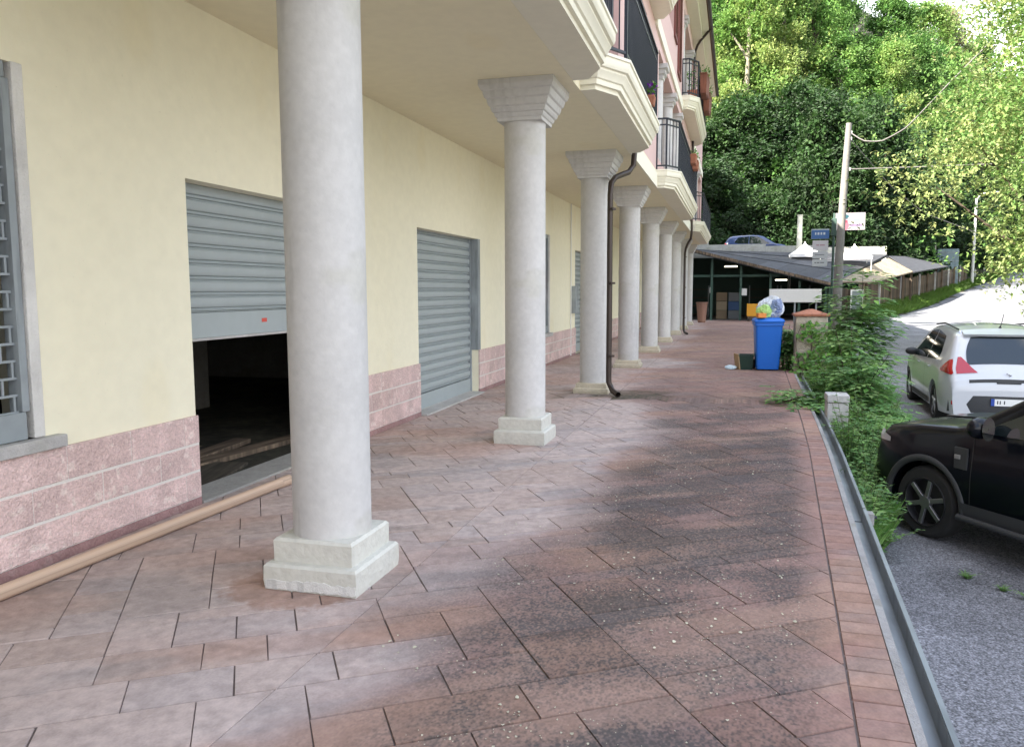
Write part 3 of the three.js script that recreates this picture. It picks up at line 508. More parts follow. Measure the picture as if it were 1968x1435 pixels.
// ---------------------------------------------------------------- things on and by the building
{
  const t = thing('plastic_pipe', 'long tan plastic pipe lying on the walkway along the pink plinth', 'pipe', [-3.62, 0.042, -4]);
  const a = v3(-3.72, 0.042, -1.6), b = v3(-3.555, 0.042, -5.72), c = a.clone().add(b).multiplyScalar(0.5), L = a.distanceTo(b);
  const g = new THREE.LatheGeometry([[0.037, 0], [0.040, 0], [0.040, L - 0.13], [0.045, L - 0.12], [0.045, L], [0.041, L], [0.041, L - 0.1], [0.037, L - 0.12], [0.037, 0]].map(p => new THREE.Vector2(...p)), 28);
  const m = mesh(t, 'tube', toCreasedNormals(g, 0.5), M(0.63, 0.46, 0.35, 0.55, { map: dirtC })); m.position.copy(a).sub(t.position); m.quaternion.setFromUnitVectors(v3(0, 1, 0), b.clone().sub(a).normalize());
}
{ // inside the half-open garage
  const R = rng(31);
  const heap = (() => { const g = new THREE.PlaneGeometry(2.2, 2.6, 30, 36).rotateX(-Math.PI / 2), p = g.attributes.position; for (let i = 0; i < p.count; i++) { const x = p.getX(i), z = p.getZ(i), r = Math.hypot(x / 1.0, z / 1.2); p.setY(i, Math.max(-0.02, (0.42 * Math.pow(Math.max(0, 1 - r), 1.2)) + (fbm(x * 5 + 20, z * 5 + 20, 4) - 0.5) * 0.22 * (r < 1 ? 1 : 0))); } g.computeVertexNormals(); return g; })();
  const h = mesh(scene, 'rubble_heap', heap, M(0.62, 0.54, 0.40, 0.95, { map: soilC })); h.position.set(-6.1, -0.03, -6.1); tag(h, 'low heap of sandy rubble inside the half open garage', 'rubble');
  const pls = [[-5.0, 0.03, -6.2, 0.10, 'pale plank lying across the garage floor just behind the doorway'], [-4.75, 0.03, -6.75, -0.12, 'second plank on the garage floor nearest the threshold']];
  pls.forEach(([x, y, z, r, lab], i) => { const m = mesh(scene, 'plank', boxUV(new RoundedBoxGeometry(0.2, 0.05, 2.3, 1, 0.006)), MAT.boards[3]); m.position.set(x, y - 0.03, z); m.rotation.y = r; tag(m, lab, 'plank', 'planks on the garage floor'); });
  const pit = mesh(scene, 'floor_board', boxUV(new RoundedBoxGeometry(0.55, 0.03, 1.2, 1, 0.005)), MAT.boards[2]); pit.position.set(-4.52, -0.012, -5.75); pit.rotation.y = 0.25; tag(pit, 'dark board lying flat just inside the garage threshold', 'board');
}

// ---------------------------------------------------------------- cars: x forward, left side at -z
function car(spec, o) {
  const { L, W, top, sill, Rw, Ra, xf, xr, belt, tum, paint } = spec, hl = L / 2;
  const yt = x => interp(top, x);
  const hw = (x, y, t) => { // half width
    let w = W / 2; const ef = (x - (hl - spec.nose)) / spec.nose, er = (-x - (hl - spec.tail)) / spec.tail;
    if (ef > 0) w -= spec.noseIn * ef * ef; if (er > 0) w -= spec.tailIn * er * er;
    if (y > belt) w -= (y - belt) * tum; w -= 0.05 * Math.pow(Math.max(0, (0.62 - y) / 0.45), 2) + 0.025 * Math.max(0, (y - 0.72) / 0.3) * (y < belt ? 1 : 1);
    const rr = spec.round, d = t - y; if (d < rr) { const q = 1 - Math.max(0, d) / rr; w -= rr * (1 - Math.sqrt(Math.max(0, 1 - q * q))); }
    return w;
  };
  const yb = x => { let y = sill; for (const c of [xf, xr]) { const d = Math.abs(x - c); if (d < Ra) y = Math.max(y, Rw + Math.sqrt(Ra * Ra - d * d)); } return y; };
  let xs = range(-hl, hl, 0.05); for (const c of [xf, xr]) for (const s of [-1, 1]) xs.push(c + s * (Ra - 0.002), c + s * (Ra + 0.002), c + s * Ra * 0.93, c + s * Ra * 0.97); for (let k = 1; k < 6; k++) xs.push(-hl + k * 0.008, hl - k * 0.008); top.forEach(p => xs.push(p[0]));
  xs = [...new Set(xs.map(x => +x.toFixed(4)))].filter(x => x >= -hl && x <= hl).sort((a, b) => a - b);
  const NS = 18, NT = 10;
  const rings = xs.map(x => {
    const b = yb(x), t = Math.max(yt(x), b + 0.05), r = [], wt = hw(x, t, t);
    for (let k = 0; k <= NS; k++) { const f = k / NS, g = f < 0.7 ? f / 0.7 * 0.75 : 0.75 + (1 - Math.pow(Math.max(0, 1 - (f - 0.7) / 0.3), 1.6)) * 0.25; const y = b + (t - b) * g; r.push([x, y, -hw(x, y, t)]); }
    for (let k = 1; k < NT; k++) { const z = -wt + 2 * wt * k / NT; r.push([x, t + spec.crown * (1 - (z / wt) ** 2), z]); }
    for (let k = NS; k >= 0; k--) { const f = k / NS, g = f < 0.7 ? f / 0.7 * 0.75 : 0.75 + (1 - Math.pow(Math.max(0, 1 - (f - 0.7) / 0.3), 1.6)) * 0.25; const y = b + (t - b) * g; r.push([x, y, hw(x, y, t)]); }
    return r;
  });
  const body = mesh(o, 'body', loft(rings.map(r => r.map(p => [p[0], p[1], p[2]])), { crease: 0.55 }), paint);
  mesh(o, 'underbody', box(-hl + 0.25, hl - 0.25, sill - 0.02, 0.75, -W / 2 + 0.27, W / 2 - 0.27), MAT.dark);
  // a patch of the side between a lower and an upper line
  const side = (s, lo, hi, x0, x1, off, n = 24, m = 6) => { const pos = [], idx = []; for (let i = 0; i <= n; i++) { const x = lerp(x0, x1, i / n), a = interp(lo, x), b = interp(hi, x); for (let j = 0; j <= m; j++) { const y = lerp(a, b, j / m); pos.push(x, y, s * (hw(x, y, Math.max(yt(x), b + 0.02)) + off)); } } for (let i = 0; i < n; i++) for (let j = 0; j < m; j++) { const a = i * (m + 1) + j, b = a + 1, c = a + m + 1, d = c + 1; s < 0 ? idx.push(a, b, d, a, d, c) : idx.push(a, d, b, a, c, d); } const g = new THREE.BufferGeometry(); g.setAttribute('position', new THREE.Float32BufferAttribute(pos, 3)); g.setIndex(idx); g.computeVertexNormals(); return g; };
  // a patch of the top skin (windscreens, lamps on the tail); z limits as a share of the half width
  const topP = (x0, x1, za, zb, off, n = 14, m = 10) => { const pos = [], idx = []; for (let i = 0; i <= n; i++) { const x = lerp(x0, x1, i / n), t = yt(x), wt = hw(x, t, t), e = 0.01, sl = (yt(x + e) - yt(x - e)) / (2 * e), nl = Math.hypot(1, sl); const a = typeof za === 'function' ? za(i / n) : za, b = typeof zb === 'function' ? zb(i / n) : zb; for (let j = 0; j <= m; j++) { const f = lerp(a, b, j / m), z = wt * f; pos.push(x - sl / nl * off, t + spec.crown * (1 - f * f) + off / nl, z); } } for (let i = 0; i < n; i++) for (let j = 0; j < m; j++) { const a = i * (m + 1) + j, b = a + 1, c = a + m + 1, d = c + 1; idx.push(a, b, d, a, d, c); } const g = new THREE.BufferGeometry(); g.setAttribute('position', new THREE.Float32BufferAttribute(pos, 3)); g.setIndex(idx); g.computeVertexNormals(); return g; };
  for (const s of [-1, 1]) for (const w of spec.windows) mesh(o, 'side_window', side(s, w.lo, w.hi, w.x0, w.x1, 0.005), MAT.glassDark);
  mesh(o, 'windscreen', topP(...spec.screen, -0.9, 0.9, 0.005), MAT.glassDark);
  // wheels
  for (const [x, s] of [[xf, -1], [xf, 1], [xr, -1], [xr, 1]]) {
    const w = new THREE.Group(); w.name = 'wheel'; o.add(w); w.position.set(x, Rw, s * (W / 2 - 0.13)); w.rotation.y = s < 0 ? Math.PI : 0;
    const pr = [[0.66, -0.1], [0.9, -0.105], [0.97, -0.085], [1, -0.06], [1, 0.06], [0.97, 0.085], [0.9, 0.105], [0.66, 0.1]].map(p => new THREE.Vector2(p[0] * Rw, p[1]));
    mesh(w, 'tyre', toCreasedNormals(new THREE.LatheGeometry(pr, 40).rotateX(Math.PI / 2), 0.6), MAT.rubber);
    const parts = [new THREE.LatheGeometry([[0.05, 0.045], [0.6, 0.02], [0.63, 0.02], [0.63, 0.10], [0.685, 0.108], [0.685, -0.08]].map(p => new THREE.Vector2(p[0] * Rw, p[1])), 40).rotateX(Math.PI / 2)];
    const rim = mesh(w, 'rim', merge(parts), spec.rimDark);
    const sp = []; for (let k = 0; k < spec.spokes; k++) { const g = new RoundedBoxGeometry(Rw * 0.58, Rw * 0.13, 0.03, 1, 0.008).translate(Rw * 0.36, 0, 0.085).rotateZ(k / spec.spokes * Math.PI * 2 + 0.3); sp.push(g); } sp.push(new THREE.CylinderGeometry(Rw * 0.17, Rw * 0.19, 0.04, 16).rotateX(Math.PI / 2).translate(0, 0, 0.085));
    mesh(w, 'spokes', merge(sp), spec.rim);
  }
  return { side, topP, yt, hw, hl, body };
}
const paintWhite = M(0.58, 0.60, 0.63, 0.3, { clearcoat: 1, clearcoatRoughness: 0.06 });
const paintBlack = M(0.003, 0.004, 0.007, 0.4, { clearcoat: 0.5, specularIntensity: 0.12, clearcoatRoughness: 0.05 });
const paintBlue = M(0.010, 0.035, 0.13, 0.35, { clearcoat: 1, clearcoatRoughness: 0.06 });
const lampRed = M(0.42, 0.012, 0.015, 0.12, { clearcoat: 1, clearcoatRoughness: 0.04 });
const alloy = M(0.45, 0.45, 0.46, 0.3, { metalness: 0.8 });
const hatchSpec = { // tall family hatchback seen from behind
  L: 4.36, W: 1.84, sill: 0.24, Rw: 0.335, Ra: 0.385, xf: 1.36, xr: -1.25, belt: 0.98, tum: 0.30, nose: 0.75, noseIn: 0.26, tail: 0.55, tailIn: 0.13, round: 0.10, crown: 0.035, spokes: 5, paint: paintWhite, rim: alloy, rimDark: MAT.plastic,
  top: [[-2.18, 0.62], [-2.175, 0.70], [-2.15, 0.80], [-2.10, 0.90], [-2.06, 0.98], [-2.02, 1.06], [-1.90, 1.28], [-1.80, 1.44], [-1.70, 1.53], [-1.5, 1.575], [-1.0, 1.615], [-0.4, 1.63], [0.2, 1.59], [0.5, 1.52], [1.25, 1.05], [1.4, 1.0], [1.8, 0.93], [2.05, 0.83], [2.15, 0.7], [2.18, 0.6]],
  screen: [0.54, 1.2],
  windows: [{ x0: -1.32, x1: -0.42, lo: [[-1.32, 1.12], [-1.1, 1.06], [-0.42, 1.03]], hi: [[-1.32, 1.20], [-1.12, 1.46], [-0.42, 1.53]] }, { x0: -0.36, x1: 0.95, lo: [[-0.36, 1.03], [0.95, 0.99]], hi: [[-0.36, 1.535], [0.2, 1.50], [0.95, 1.02]] }],
};
function hatchback(name, label, pos, turn, paint, detail) {
  const o = thing(name, label, 'car', pos, turn, 'parked cars'); const c = car({ ...hatchSpec, paint }, o), { side, topP, hw, yt } = c;
  mesh(o, 'rear_window', topP(-2.035, -1.78, f => -0.80 - 0.07 * Math.sin(f * 3), f => 0.80 + 0.07 * Math.sin(f * 3), 0.006), MAT.glassDark);
  for (const s of [-1, 1]) {
    const inner = topP(-2.10, -1.965, s < 0 ? f => -1.03 : f => lerp(0.60, 0.96, f), s < 0 ? f => -lerp(0.60, 0.96, f) : f => 1.03, 0.008, 8, 6);
    const outer = side(s, [[-2.11, 0.885], [-1.72, 0.93]], [[-2.11, 0.90], [-1.97, 1.13], [-1.72, 0.95]], -2.105, -1.74, 0.010, 16, 5);
    mesh(o, 'tail_lamp', merge([inner, outer]), lampRed);
  }
  if (!detail) return o;
  const hl = 2.18;
  // bumper of dark plastic, fog lamps, number plate, handle
  const bump = []; const bw = y => hw(-2.1, y, 2); const rg = range(-1, 1, 0.1).map(f => { const z = 0.83 * f, x = -hl - 0.02 + 0.13 * Math.pow(Math.abs(f), 4); return [[x + 0.12, 0.27, z], [x, 0.29, z], [x - 0.012, 0.42, z], [x + 0.004, 0.56, z], [x + 0.12, 0.58, z]]; });
  mesh(o, 'bumper_insert', loft(rg, { crease: 0.6 }), MAT.plastic);
  for (const s of [-1, 1]) { mesh(o, 'fog_lamp', new RoundedBoxGeometry(0.03, 0.07, 0.2, 1, 0.01).translate(-hl - 0.028 + 0.05, 0.44, s * 0.70), lampRed).rotation.y = 0; mesh(o, 'wheel_cladding', side(s, [[-2, 0.26], [2, 0.26]], [[-2, 0.36], [2, 0.36]], -0.82, 0.92, 0.012, 12, 3), MAT.plastic); }
  const pc = document.createElement('canvas'); pc.width = 256; pc.height = 56; const q = pc.getContext('2d'); q.fillStyle = '#e6e7e4'; q.fillRect(0, 0, 256, 56); q.fillStyle = '#2448a0'; q.fillRect(0, 0, 26, 56); q.fillRect(230, 0, 26, 56); q.fillStyle = '#22252a'; for (const x of [44, 62, 92]) q.fillRect(x, 14, 8, 28); const pt = new THREE.CanvasTexture(pc); pt.colorSpace = THREE.SRGBColorSpace;
  const plate = mesh(o, 'number_plate', new THREE.BoxGeometry(0.012, 0.11, 0.50), [0, 1, 2, 3, 4, 5].map(i => i === 1 ? M(1, 1, 1, 0.5, { map: pt }) : MAT.plastic)); plate.position.set(-hl - 0.04, 0.47, 0);
  const em = new THREE.Group(); em.name = 'emblem'; o.add(em); em.position.set(-2.128, 0.885, 0); em.rotation.z = 0.45;
  const ch = M(0.5, 0.5, 0.52, 0.2, { metalness: 0.9 }); for (const [y, z, r, l] of [[0.03, -0.01, 0.5, 0.07], [0.0, 0.015, -0.7, 0.06], [-0.03, -0.02, 0.8, 0.055], [-0.028, 0.025, -0.2, 0.05]]) { const m = mesh(em, 'emblem_limb', new RoundedBoxGeometry(0.012, 0.016, l, 1, 0.004), ch); m.position.set(0, y, z); m.rotation.x = r; }
  mesh(o, 'boot_handle', new RoundedBoxGeometry(0.025, 0.03, 0.34, 1, 0.008).translate(-2.168, 0.775, 0), MAT.plastic);
  mesh(o, 'tailgate_seam', topP(-2.163, -2.150, -0.8, 0.8, 0.003, 2, 10), MAT.plastic);
  for (const s of [-1, 1]) {
    const mi = new THREE.Group(); mi.name = 'door_mirror'; o.add(mi); mi.position.set(0.78, 1.06, s * 0.96);
    mesh(mi, 'housing', new THREE.SphereGeometry(1, 16, 12).scale(0.09, 0.075, 0.115), MAT.plastic); mesh(mi, 'stalk', new THREE.BoxGeometry(0.05, 0.03, 0.12).translate(0, -0.055, -s * 0.09), MAT.plastic);
    for (const x of [-0.72, 0.3]) mesh(o, 'door_handle', new RoundedBoxGeometry(0.16, 0.03, 0.025, 1, 0.008).translate(x, 0.9, s * (hw(x, 0.9, 2) + 0.008)), paint);
    mesh(o, 'roof_rail', tube([[-1.55, 1.59, s * 0.63], [-0.6, 1.66, s * 0.65], [0.2, 1.61, s * 0.64]], 0.014, 12, 8), MAT.dark);
    mesh(o, 'door_seam', side(s, [[-2, 0.36], [2, 0.36]], [[-2, 1.0], [2, 1.0]], -0.395, -0.385, 0.003, 1, 8), MAT.dark);
  }
  const an = mesh(o, 'aerial', tube([[-1.45, 1.60, 0], [-1.5, 1.66, 0], [-1.62, 1.84, 0]], 0.006, 8, 6), MAT.dark); mesh(an, 'aerial_foot', new THREE.ConeGeometry(0.035, 0.06, 10).translate(-1.45, 1.63, 0), MAT.dark);
  mesh(o, 'spoiler', loft(range(-1, 1, 0.1).map(f => { const z = 0.60 * f; const e = 0.05 * f * f; return [[-1.86 + e, 1.525, z], [-1.66, 1.575, z], [-1.62, 1.56, z], [-1.83 + e, 1.49, z]]; }), { crease: 0.6 }), paint);
  return o;
}
const az = d => Math.PI / 2 - THREE.MathUtils.degToRad(d); // heading measured clockwise from -z
hatchback('parked_car', 'white hatchback with red corner lamps parked beside the weeds, rear to the camera', [4.28, parkY(-16) + 0.004, -16.2], az(2.5), paintWhite, true);
hatchback('parked_car', 'blue car standing behind the white parapet of the terrace', [1.3, 3.704, -57.2], az(100), paintBlue, false);
hatchback('parked_car', 'white car far up the road at the right edge', [24.0, parkY(-72) + 0.004, -72.5], az(200), paintWhite, false);
{ // black off-roader, nose to the verge
  const spec = { L: 4.34, W: 1.82, sill: 0.30, Rw: 0.35, Ra: 0.42, xf: 1.33, xr: -1.34, belt: 1.12, tum: 0.26, nose: 0.7, noseIn: 0.24, tail: 0.5, tailIn: 0.16, round: 0.09, crown: 0.03, spokes: 6, paint: paintBlack, rim: M(0.34, 0.34, 0.35, 0.3, { metalness: 0.8 }), rimDark: MAT.dark,
    top: [[-2.17, 0.6], [-2.15, 0.8], [-2.05, 1.0], [-1.9, 1.3], [-1.75, 1.5], [-1.5, 1.6], [-0.5, 1.66], [0.1, 1.62], [0.35, 1.55], [0.95, 1.16], [1.05, 1.13], [1.5, 1.09], [1.9, 1.02], [2.04, 0.93], [2.12, 0.78], [2.17, 0.6]],
    screen: [0.37, 0.92],
    windows: [{ x0: -1.55, x1: -0.5, lo: [[-1.55, 1.2], [-0.5, 1.15]], hi: [[-1.55, 1.25], [-1.3, 1.5], [-0.5, 1.55]] }, { x0: -0.42, x1: 0.72, lo: [[-0.42, 1.15], [0.72, 1.12]], hi: [[-0.42, 1.555], [0.05, 1.53], [0.72, 1.16]] }] };
  const o = thing('parked_car', 'black off-roader parked nose to the weeds in the near right corner', 'car', [0, 0, 0], 0, 'parked cars'); const c = car(spec, o);
  const H = THREE.MathUtils.degToRad(-35), fx = Math.sin(H), fz = -Math.cos(H), lx = -Math.cos(H) * 0 + -Math.cos(H), lz = -Math.sin(H);
  // put the outer foot of the front left wheel where the photograph shows it
  const wx = 1.70, wz = -7.78, K = 0.94; o.scale.setScalar(K); o.rotation.y = az(-35); o.position.set(wx - K * (fx * 1.33 + lx * 0.88), parkY(-7) + 0.004, wz - K * (fz * 1.33 + lz * 0.88));
  for (const s of [-1, 1]) {
    for (const x of [1.33, -1.34]) { const g = new THREE.TorusGeometry(0.435, 0.035, 8, 28, Math.PI * 1.08).rotateZ(-Math.PI * 0.04).scale(1, 1, 0.8).translate(x, 0.35, s * (c.hw(x, 0.75, 2) - 0.012)); mesh(o, 'wheel_arch', g, MAT.plastic); }
    mesh(o, 'sill_cladding', c.side(s, [[-2, 0.31], [2, 0.31]], [[-2, 0.46], [2, 0.46]], -0.90, 0.90, 0.022, 12, 4), MAT.plastic);
    const st = mesh(o, 'side_step', tube([[-0.95, 0.33, s * 0.95], [0, 0.32, s * 0.96], [0.9, 0.33, s * 0.95]], 0.03, 10, 8), MAT.plastic);
    const mi = new THREE.Group(); mi.name = 'door_mirror'; o.add(mi); mi.position.set(0.66, 1.19, s * 1.02); mesh(mi, 'housing', new THREE.SphereGeometry(1, 16, 12).scale(0.085, 0.095, 0.13), paintBlack); mesh(mi, 'mirror_glass', new THREE.CircleGeometry(1, 18).scale(0.075, 0.105, 1).rotateY(-Math.PI / 2).translate(-0.084, 0, 0), M(0.75, 0.8, 0.85, 0.03, { metalness: 1 })); mesh(mi, 'stalk', new THREE.BoxGeometry(0.05, 0.03, 0.16).translate(0.02, -0.07, -s * 0.1), MAT.plastic);
    mesh(o, 'door_handle', new RoundedBoxGeometry(0.18, 0.035, 0.03, 1, 0.01).translate(-0.28, 1.03, s * (c.hw(-0.3, 1.03, 2) + 0.012)), alloy);
    mesh(o, 'wing_vent', new RoundedBoxGeometry(0.14, 0.2, 0.02, 1, 0.006).translate(0.93, 0.86, s * (c.hw(0.95, 0.86, 2) + 0.006)), MAT.plastic);
    mesh(o, 'wing_badge', new RoundedBoxGeometry(0.06, 0.04, 0.012, 1, 0.004).translate(0.96, 0.87, s * (c.hw(0.95, 0.87, 2) + 0.02)), alloy);
    mesh(o, 'door_seam', c.side(s, [[-2, 0.46], [2, 0.46]], [[-2, 1.12], [2, 1.12]], 0.815, 0.825, 0.003, 1, 8), MAT.dark);
    mesh(o, 'headlamp', c.side(s, [[1.8, 0.86], [2.12, 0.84]], [[1.8, 0.90], [2.12, 0.96]], 1.82, 2.06, 0.006, 10, 4), M(0.4, 0.42, 0.45, 0.1, { clearcoat: 1 }));
  }
  mesh(o, 'bonnet_scoop', new RoundedBoxGeometry(0.5, 0.02, 0.5, 1, 0.008).rotateZ(-0.09).translate(1.45, 1.125, 0), paintBlack);
  mesh(o, 'grille', new RoundedBoxGeometry(0.05, 0.2, 1.1, 1, 0.015).translate(2.12, 0.78, 0), MAT.plastic);
}

// ---------------------------------------------------------------- leaves
class Leaves {
  constructor() { this.p = []; this.c = []; this.i = []; }
  leaf(b, d, up, len, wid, col, fold = 0.25) { // base, direction, up, size: a rhombus folded along its midrib
    let sx = d[1] * up[2] - d[2] * up[1], sy = d[2] * up[0] - d[0] * up[2], sz = d[0] * up[1] - d[1] * up[0]; const l = Math.hypot(sx, sy, sz) || 1; sx /= l; sy /= l; sz /= l;
    const nx = sy * d[2] - sz * d[1], ny = sz * d[0] - sx * d[2], nz = sx * d[1] - sy * d[0], w = wid / 2, o = this.p.length / 3, m = 0.42 * len, f = fold * w;
    this.p.push(b[0], b[1], b[2], b[0] + d[0] * m + sx * w + nx * f, b[1] + d[1] * m + sy * w + ny * f, b[2] + d[2] * m + sz * w + nz * f, b[0] + d[0] * len, b[1] + d[1] * len, b[2] + d[2] * len, b[0] + d[0] * m - sx * w + nx * f, b[1] + d[1] * m - sy * w + ny * f, b[2] + d[2] * m - sz * w + nz * f);
    for (let k = 0; k < 4; k++) this.c.push(col[0], col[1], col[2]); this.i.push(o, o + 1, o + 2, o, o + 2, o + 3);
  }
  geo() { const g = new THREE.BufferGeometry(); g.setAttribute('position', new THREE.Float32BufferAttribute(this.p, 3)); g.setAttribute('color', new THREE.Float32BufferAttribute(this.c, 3)); g.setIndex(this.i); g.computeVertexNormals(); return g; }
}
const leafMat = new THREE.MeshPhysicalMaterial({ color: 0xffffff, vertexColors: true, roughness: 0.9, specularIntensity: 0.35, transmission: 0.42, thickness: 0, side: THREE.DoubleSide });
const weedMat = new THREE.MeshPhysicalMaterial({ color: 0xffffff, vertexColors: true, roughness: 0.8, specularIntensity: 0.4, transmission: 0.4, thickness: 0, side: THREE.DoubleSide });
const dirR = R => { const z = R() * 2 - 1, a = R() * 6.2832, r = Math.sqrt(1 - z * z); return [r * Math.cos(a), z, r * Math.sin(a)]; };
const nrm = v => { const l = Math.hypot(...v) || 1; return [v[0] / l, v[1] / l, v[2] / l]; };
const vary = (R, c, a = 0.25) => { const k = 1 + (R() - 0.5) * 2 * a, y = (R() - 0.5) * 0.25; return [c[0] * k * (1 + y), c[1] * k, c[2] * k]; };
function limb(pts, r0, r1, n = 7) { // tapered branch through points
  const cv = new THREE.CatmullRomCurve3(pts.map(p => v3(...p))), seg = pts.length * 3, rings = [];
  for (let i = 0; i <= seg; i++) { const t = i / seg, c = cv.getPoint(t), d = cv.getTangent(t), r = lerp(r0, r1, t); const a = v3(1, 0.01, 0.02).cross(d).normalize(), b = d.clone().cross(a); const q = []; for (let k = 0; k < n; k++) { const w = -k / n * 6.2832; q.push([c.x + r * (Math.cos(w) * a.x + Math.sin(w) * b.x), c.y + r * (Math.cos(w) * a.y + Math.sin(w) * b.y), c.z + r * (Math.cos(w) * a.z + Math.sin(w) * b.z)]); } rings.push(q); }
  return loft(rings, { crease: 1.2, cap0: false });
}
// a tree about its foot: trunk with limbs, crown of leaf sprays grown round many clumps
function treeProto(seed, { h, base, rx, clumps, sprays, leaf, cols, bark = MAT.bark, trunk = 0.025, per = 4, lean = 0, limbs = 9 }) {
  const R = rng(seed), o = new THREE.Group(), blobs = [], lx = lean * h;
  for (let k = 0; k < clumps; k++) { const t = Math.pow(R(), 0.8), y = lerp(base, h * 0.96, t), env = rx * Math.pow(Math.sin(Math.PI * (0.12 + 0.84 * Math.pow(t, 0.75))), 0.8), a = R() * 6.2832, r = env * Math.sqrt(R()) * 0.95; blobs.push([Math.cos(a) * r + lx * y / h, y, Math.sin(a) * r, rx * (0.13 + 0.2 * R()), cols[Math.floor(R() * cols.length)]]); }
  const L = new Leaves();
  for (let s = 0; s < sprays; s++) {
    const b = blobs[Math.floor(R() * blobs.length)], d = dirR(R), q = b[3] * Math.pow(R(), 0.45) * (R() < 0.2 ? 1.9 : 1.15); const p = [b[0] + d[0] * q, b[1] + d[1] * q * 0.75, b[2] + d[2] * q], col = vary(R, b[4], 0.22);
    for (let k = 0; k < per; k++) { const e = dirR(R), dd = nrm([d[0] * 0.7 + e[0], d[1] * 0.4 + e[1] * 0.8 - 0.15, d[2] * 0.7 + e[2]]), j = dirR(R); const l = leaf * (0.7 + 0.7 * R()); L.leaf([p[0] + j[0] * leaf * 0.8, p[1] + j[1] * leaf * 0.8, p[2] + j[2] * leaf * 0.8], dd, nrm([e[1] * 0.6, 1, e[0] * 0.6]), l, l * 0.62, col); }
  }
  const tr = [limb([[0, -0.6, 0], [lx * 0.25 + (R() - 0.5) * 0.3, h * 0.3, (R() - 0.5) * 0.3], [lx * 0.6 + (R() - 0.5) * 0.4, h * 0.62, (R() - 0.5) * 0.4], [lx * 0.9, h * 0.92, 0]], h * trunk, h * trunk * 0.18, 9)];
  for (let k = 0; k < limbs; k++) { const b = blobs[k % blobs.length], y = Math.max(h * 0.12, b[1] - rx * (0.35 + 0.4 * R())), tx = lx * y / h; tr.push(limb([[tx, y * 0.92, 0], [(tx + b[0]) / 2, lerp(y, b[1], 0.35), b[2] / 2], [b[0], b[1], b[2]]], h * trunk * 0.38, h * trunk * 0.07, 6)); }
  mesh(o, 'trunk', merge(tr), bark); mesh(o, 'crown', L.geo(), leafMat); return o;
}
const pxX = (px, z) => -z * Math.tan(Math.atan((px - 984) / 1520) - THREE.MathUtils.degToRad(15.75));
function plantTree(proto, name, label, cat, pos, s, turn, group) { const o = proto.clone(); o.name = numbered(name); o.position.set(...pos); o.scale.set(s[0], s[1], s[0]); o.rotation.y = turn; scene.add(o); return tag(o, label, cat, group); }

// ---------------------------------------------------------------- verge between the walkway and the cars
const vergeR = z => interp([[6.6, 0.9], [7.2, 1.25], [9, 1.65], [12, 2.5], [17, 2.95], [24, 3.2], [40, 5.2]], -z);
struct('verge', sheet((_, z) => [...Array(9)].map((q, i) => lerp(edgeX(z) - 0.01, Math.max(edgeX(z) + 0.02, vergeR(z)), i / 8)), range(-6.6, -40.5, 0.3), (x, z) => { const f = (x - edgeX(z)) / Math.max(0.05, vergeR(z) - edgeX(z)); return parkY(z) + 0.012 + 0.12 * Math.max(0, 1 - f) * sst(6.6, 8, -z) + (fbm(x * 4 + 10, z * 4 + 90, 3) - 0.4) * 0.05 * Math.sin(Math.PI * Math.min(1, Math.max(0, f))) + Math.max(0, Math.min(1, (-z - 20) / 20)) * 0.2 * (1 - f); }), MAT.soil, 'weedy strip of soil at the foot of the walkway');
struct('verge_kerb', loft(range(-11.5, -38, 0.8).map(z => { const x = vergeR(z) + 0.02, y = parkY(z); return [[x, y - 0.1, z], [x + 0.12, y - 0.1, z], [x + 0.12, y + 0.08, z], [x + 0.1, y + 0.10, z], [x, y + 0.10, z]]; }), { crease: 0.6 }), MAT.concrete, 'low kerb along the weedy strip');
const GREEN = [[0.15, 0.33, 0.07], [0.20, 0.38, 0.075], [0.115, 0.27, 0.065], [0.23, 0.39, 0.11]];
{ // grass: bunches of blades over the strip
  const R = rng(404), L = new Leaves(); for (let k = 0; k < 9; k++) { const a = R() * 6.28, t = 0.25 + 0.5 * R(); L.leaf([(R() - 0.5) * 0.05, 0, (R() - 0.5) * 0.05], nrm([Math.cos(a) * t, 1, Math.sin(a) * t]), [Math.sin(a), 0.1, -Math.cos(a)], 0.14 + 0.16 * R(), 0.014, vary(R, GREEN[k % 4], 0.2), 0.3); }
  const n = 3600, im = new THREE.InstancedMesh(L.geo(), weedMat, n), d = new THREE.Object3D();
  for (let i = 0; i < n; i++) { const z = -6.75 - Math.pow(R(), 1.6) * 26, f = R(), x = lerp(edgeX(z) + 0.1, vergeR(z), f); d.position.set(x, parkY(z) + 0.01 + 0.1 * (1 - f), z); d.rotation.set(0, R() * 6.28, 0); const s = 0.6 + R() * 0.9; d.scale.set(s, s, s); d.updateMatrix(); im.setMatrixAt(i, d.matrix); }
  im.name = numbered('verge_grass'); scene.add(im); tag(im, 'tufts of grass on the strip below the walkway', 'grass', null, 'stuff');
}
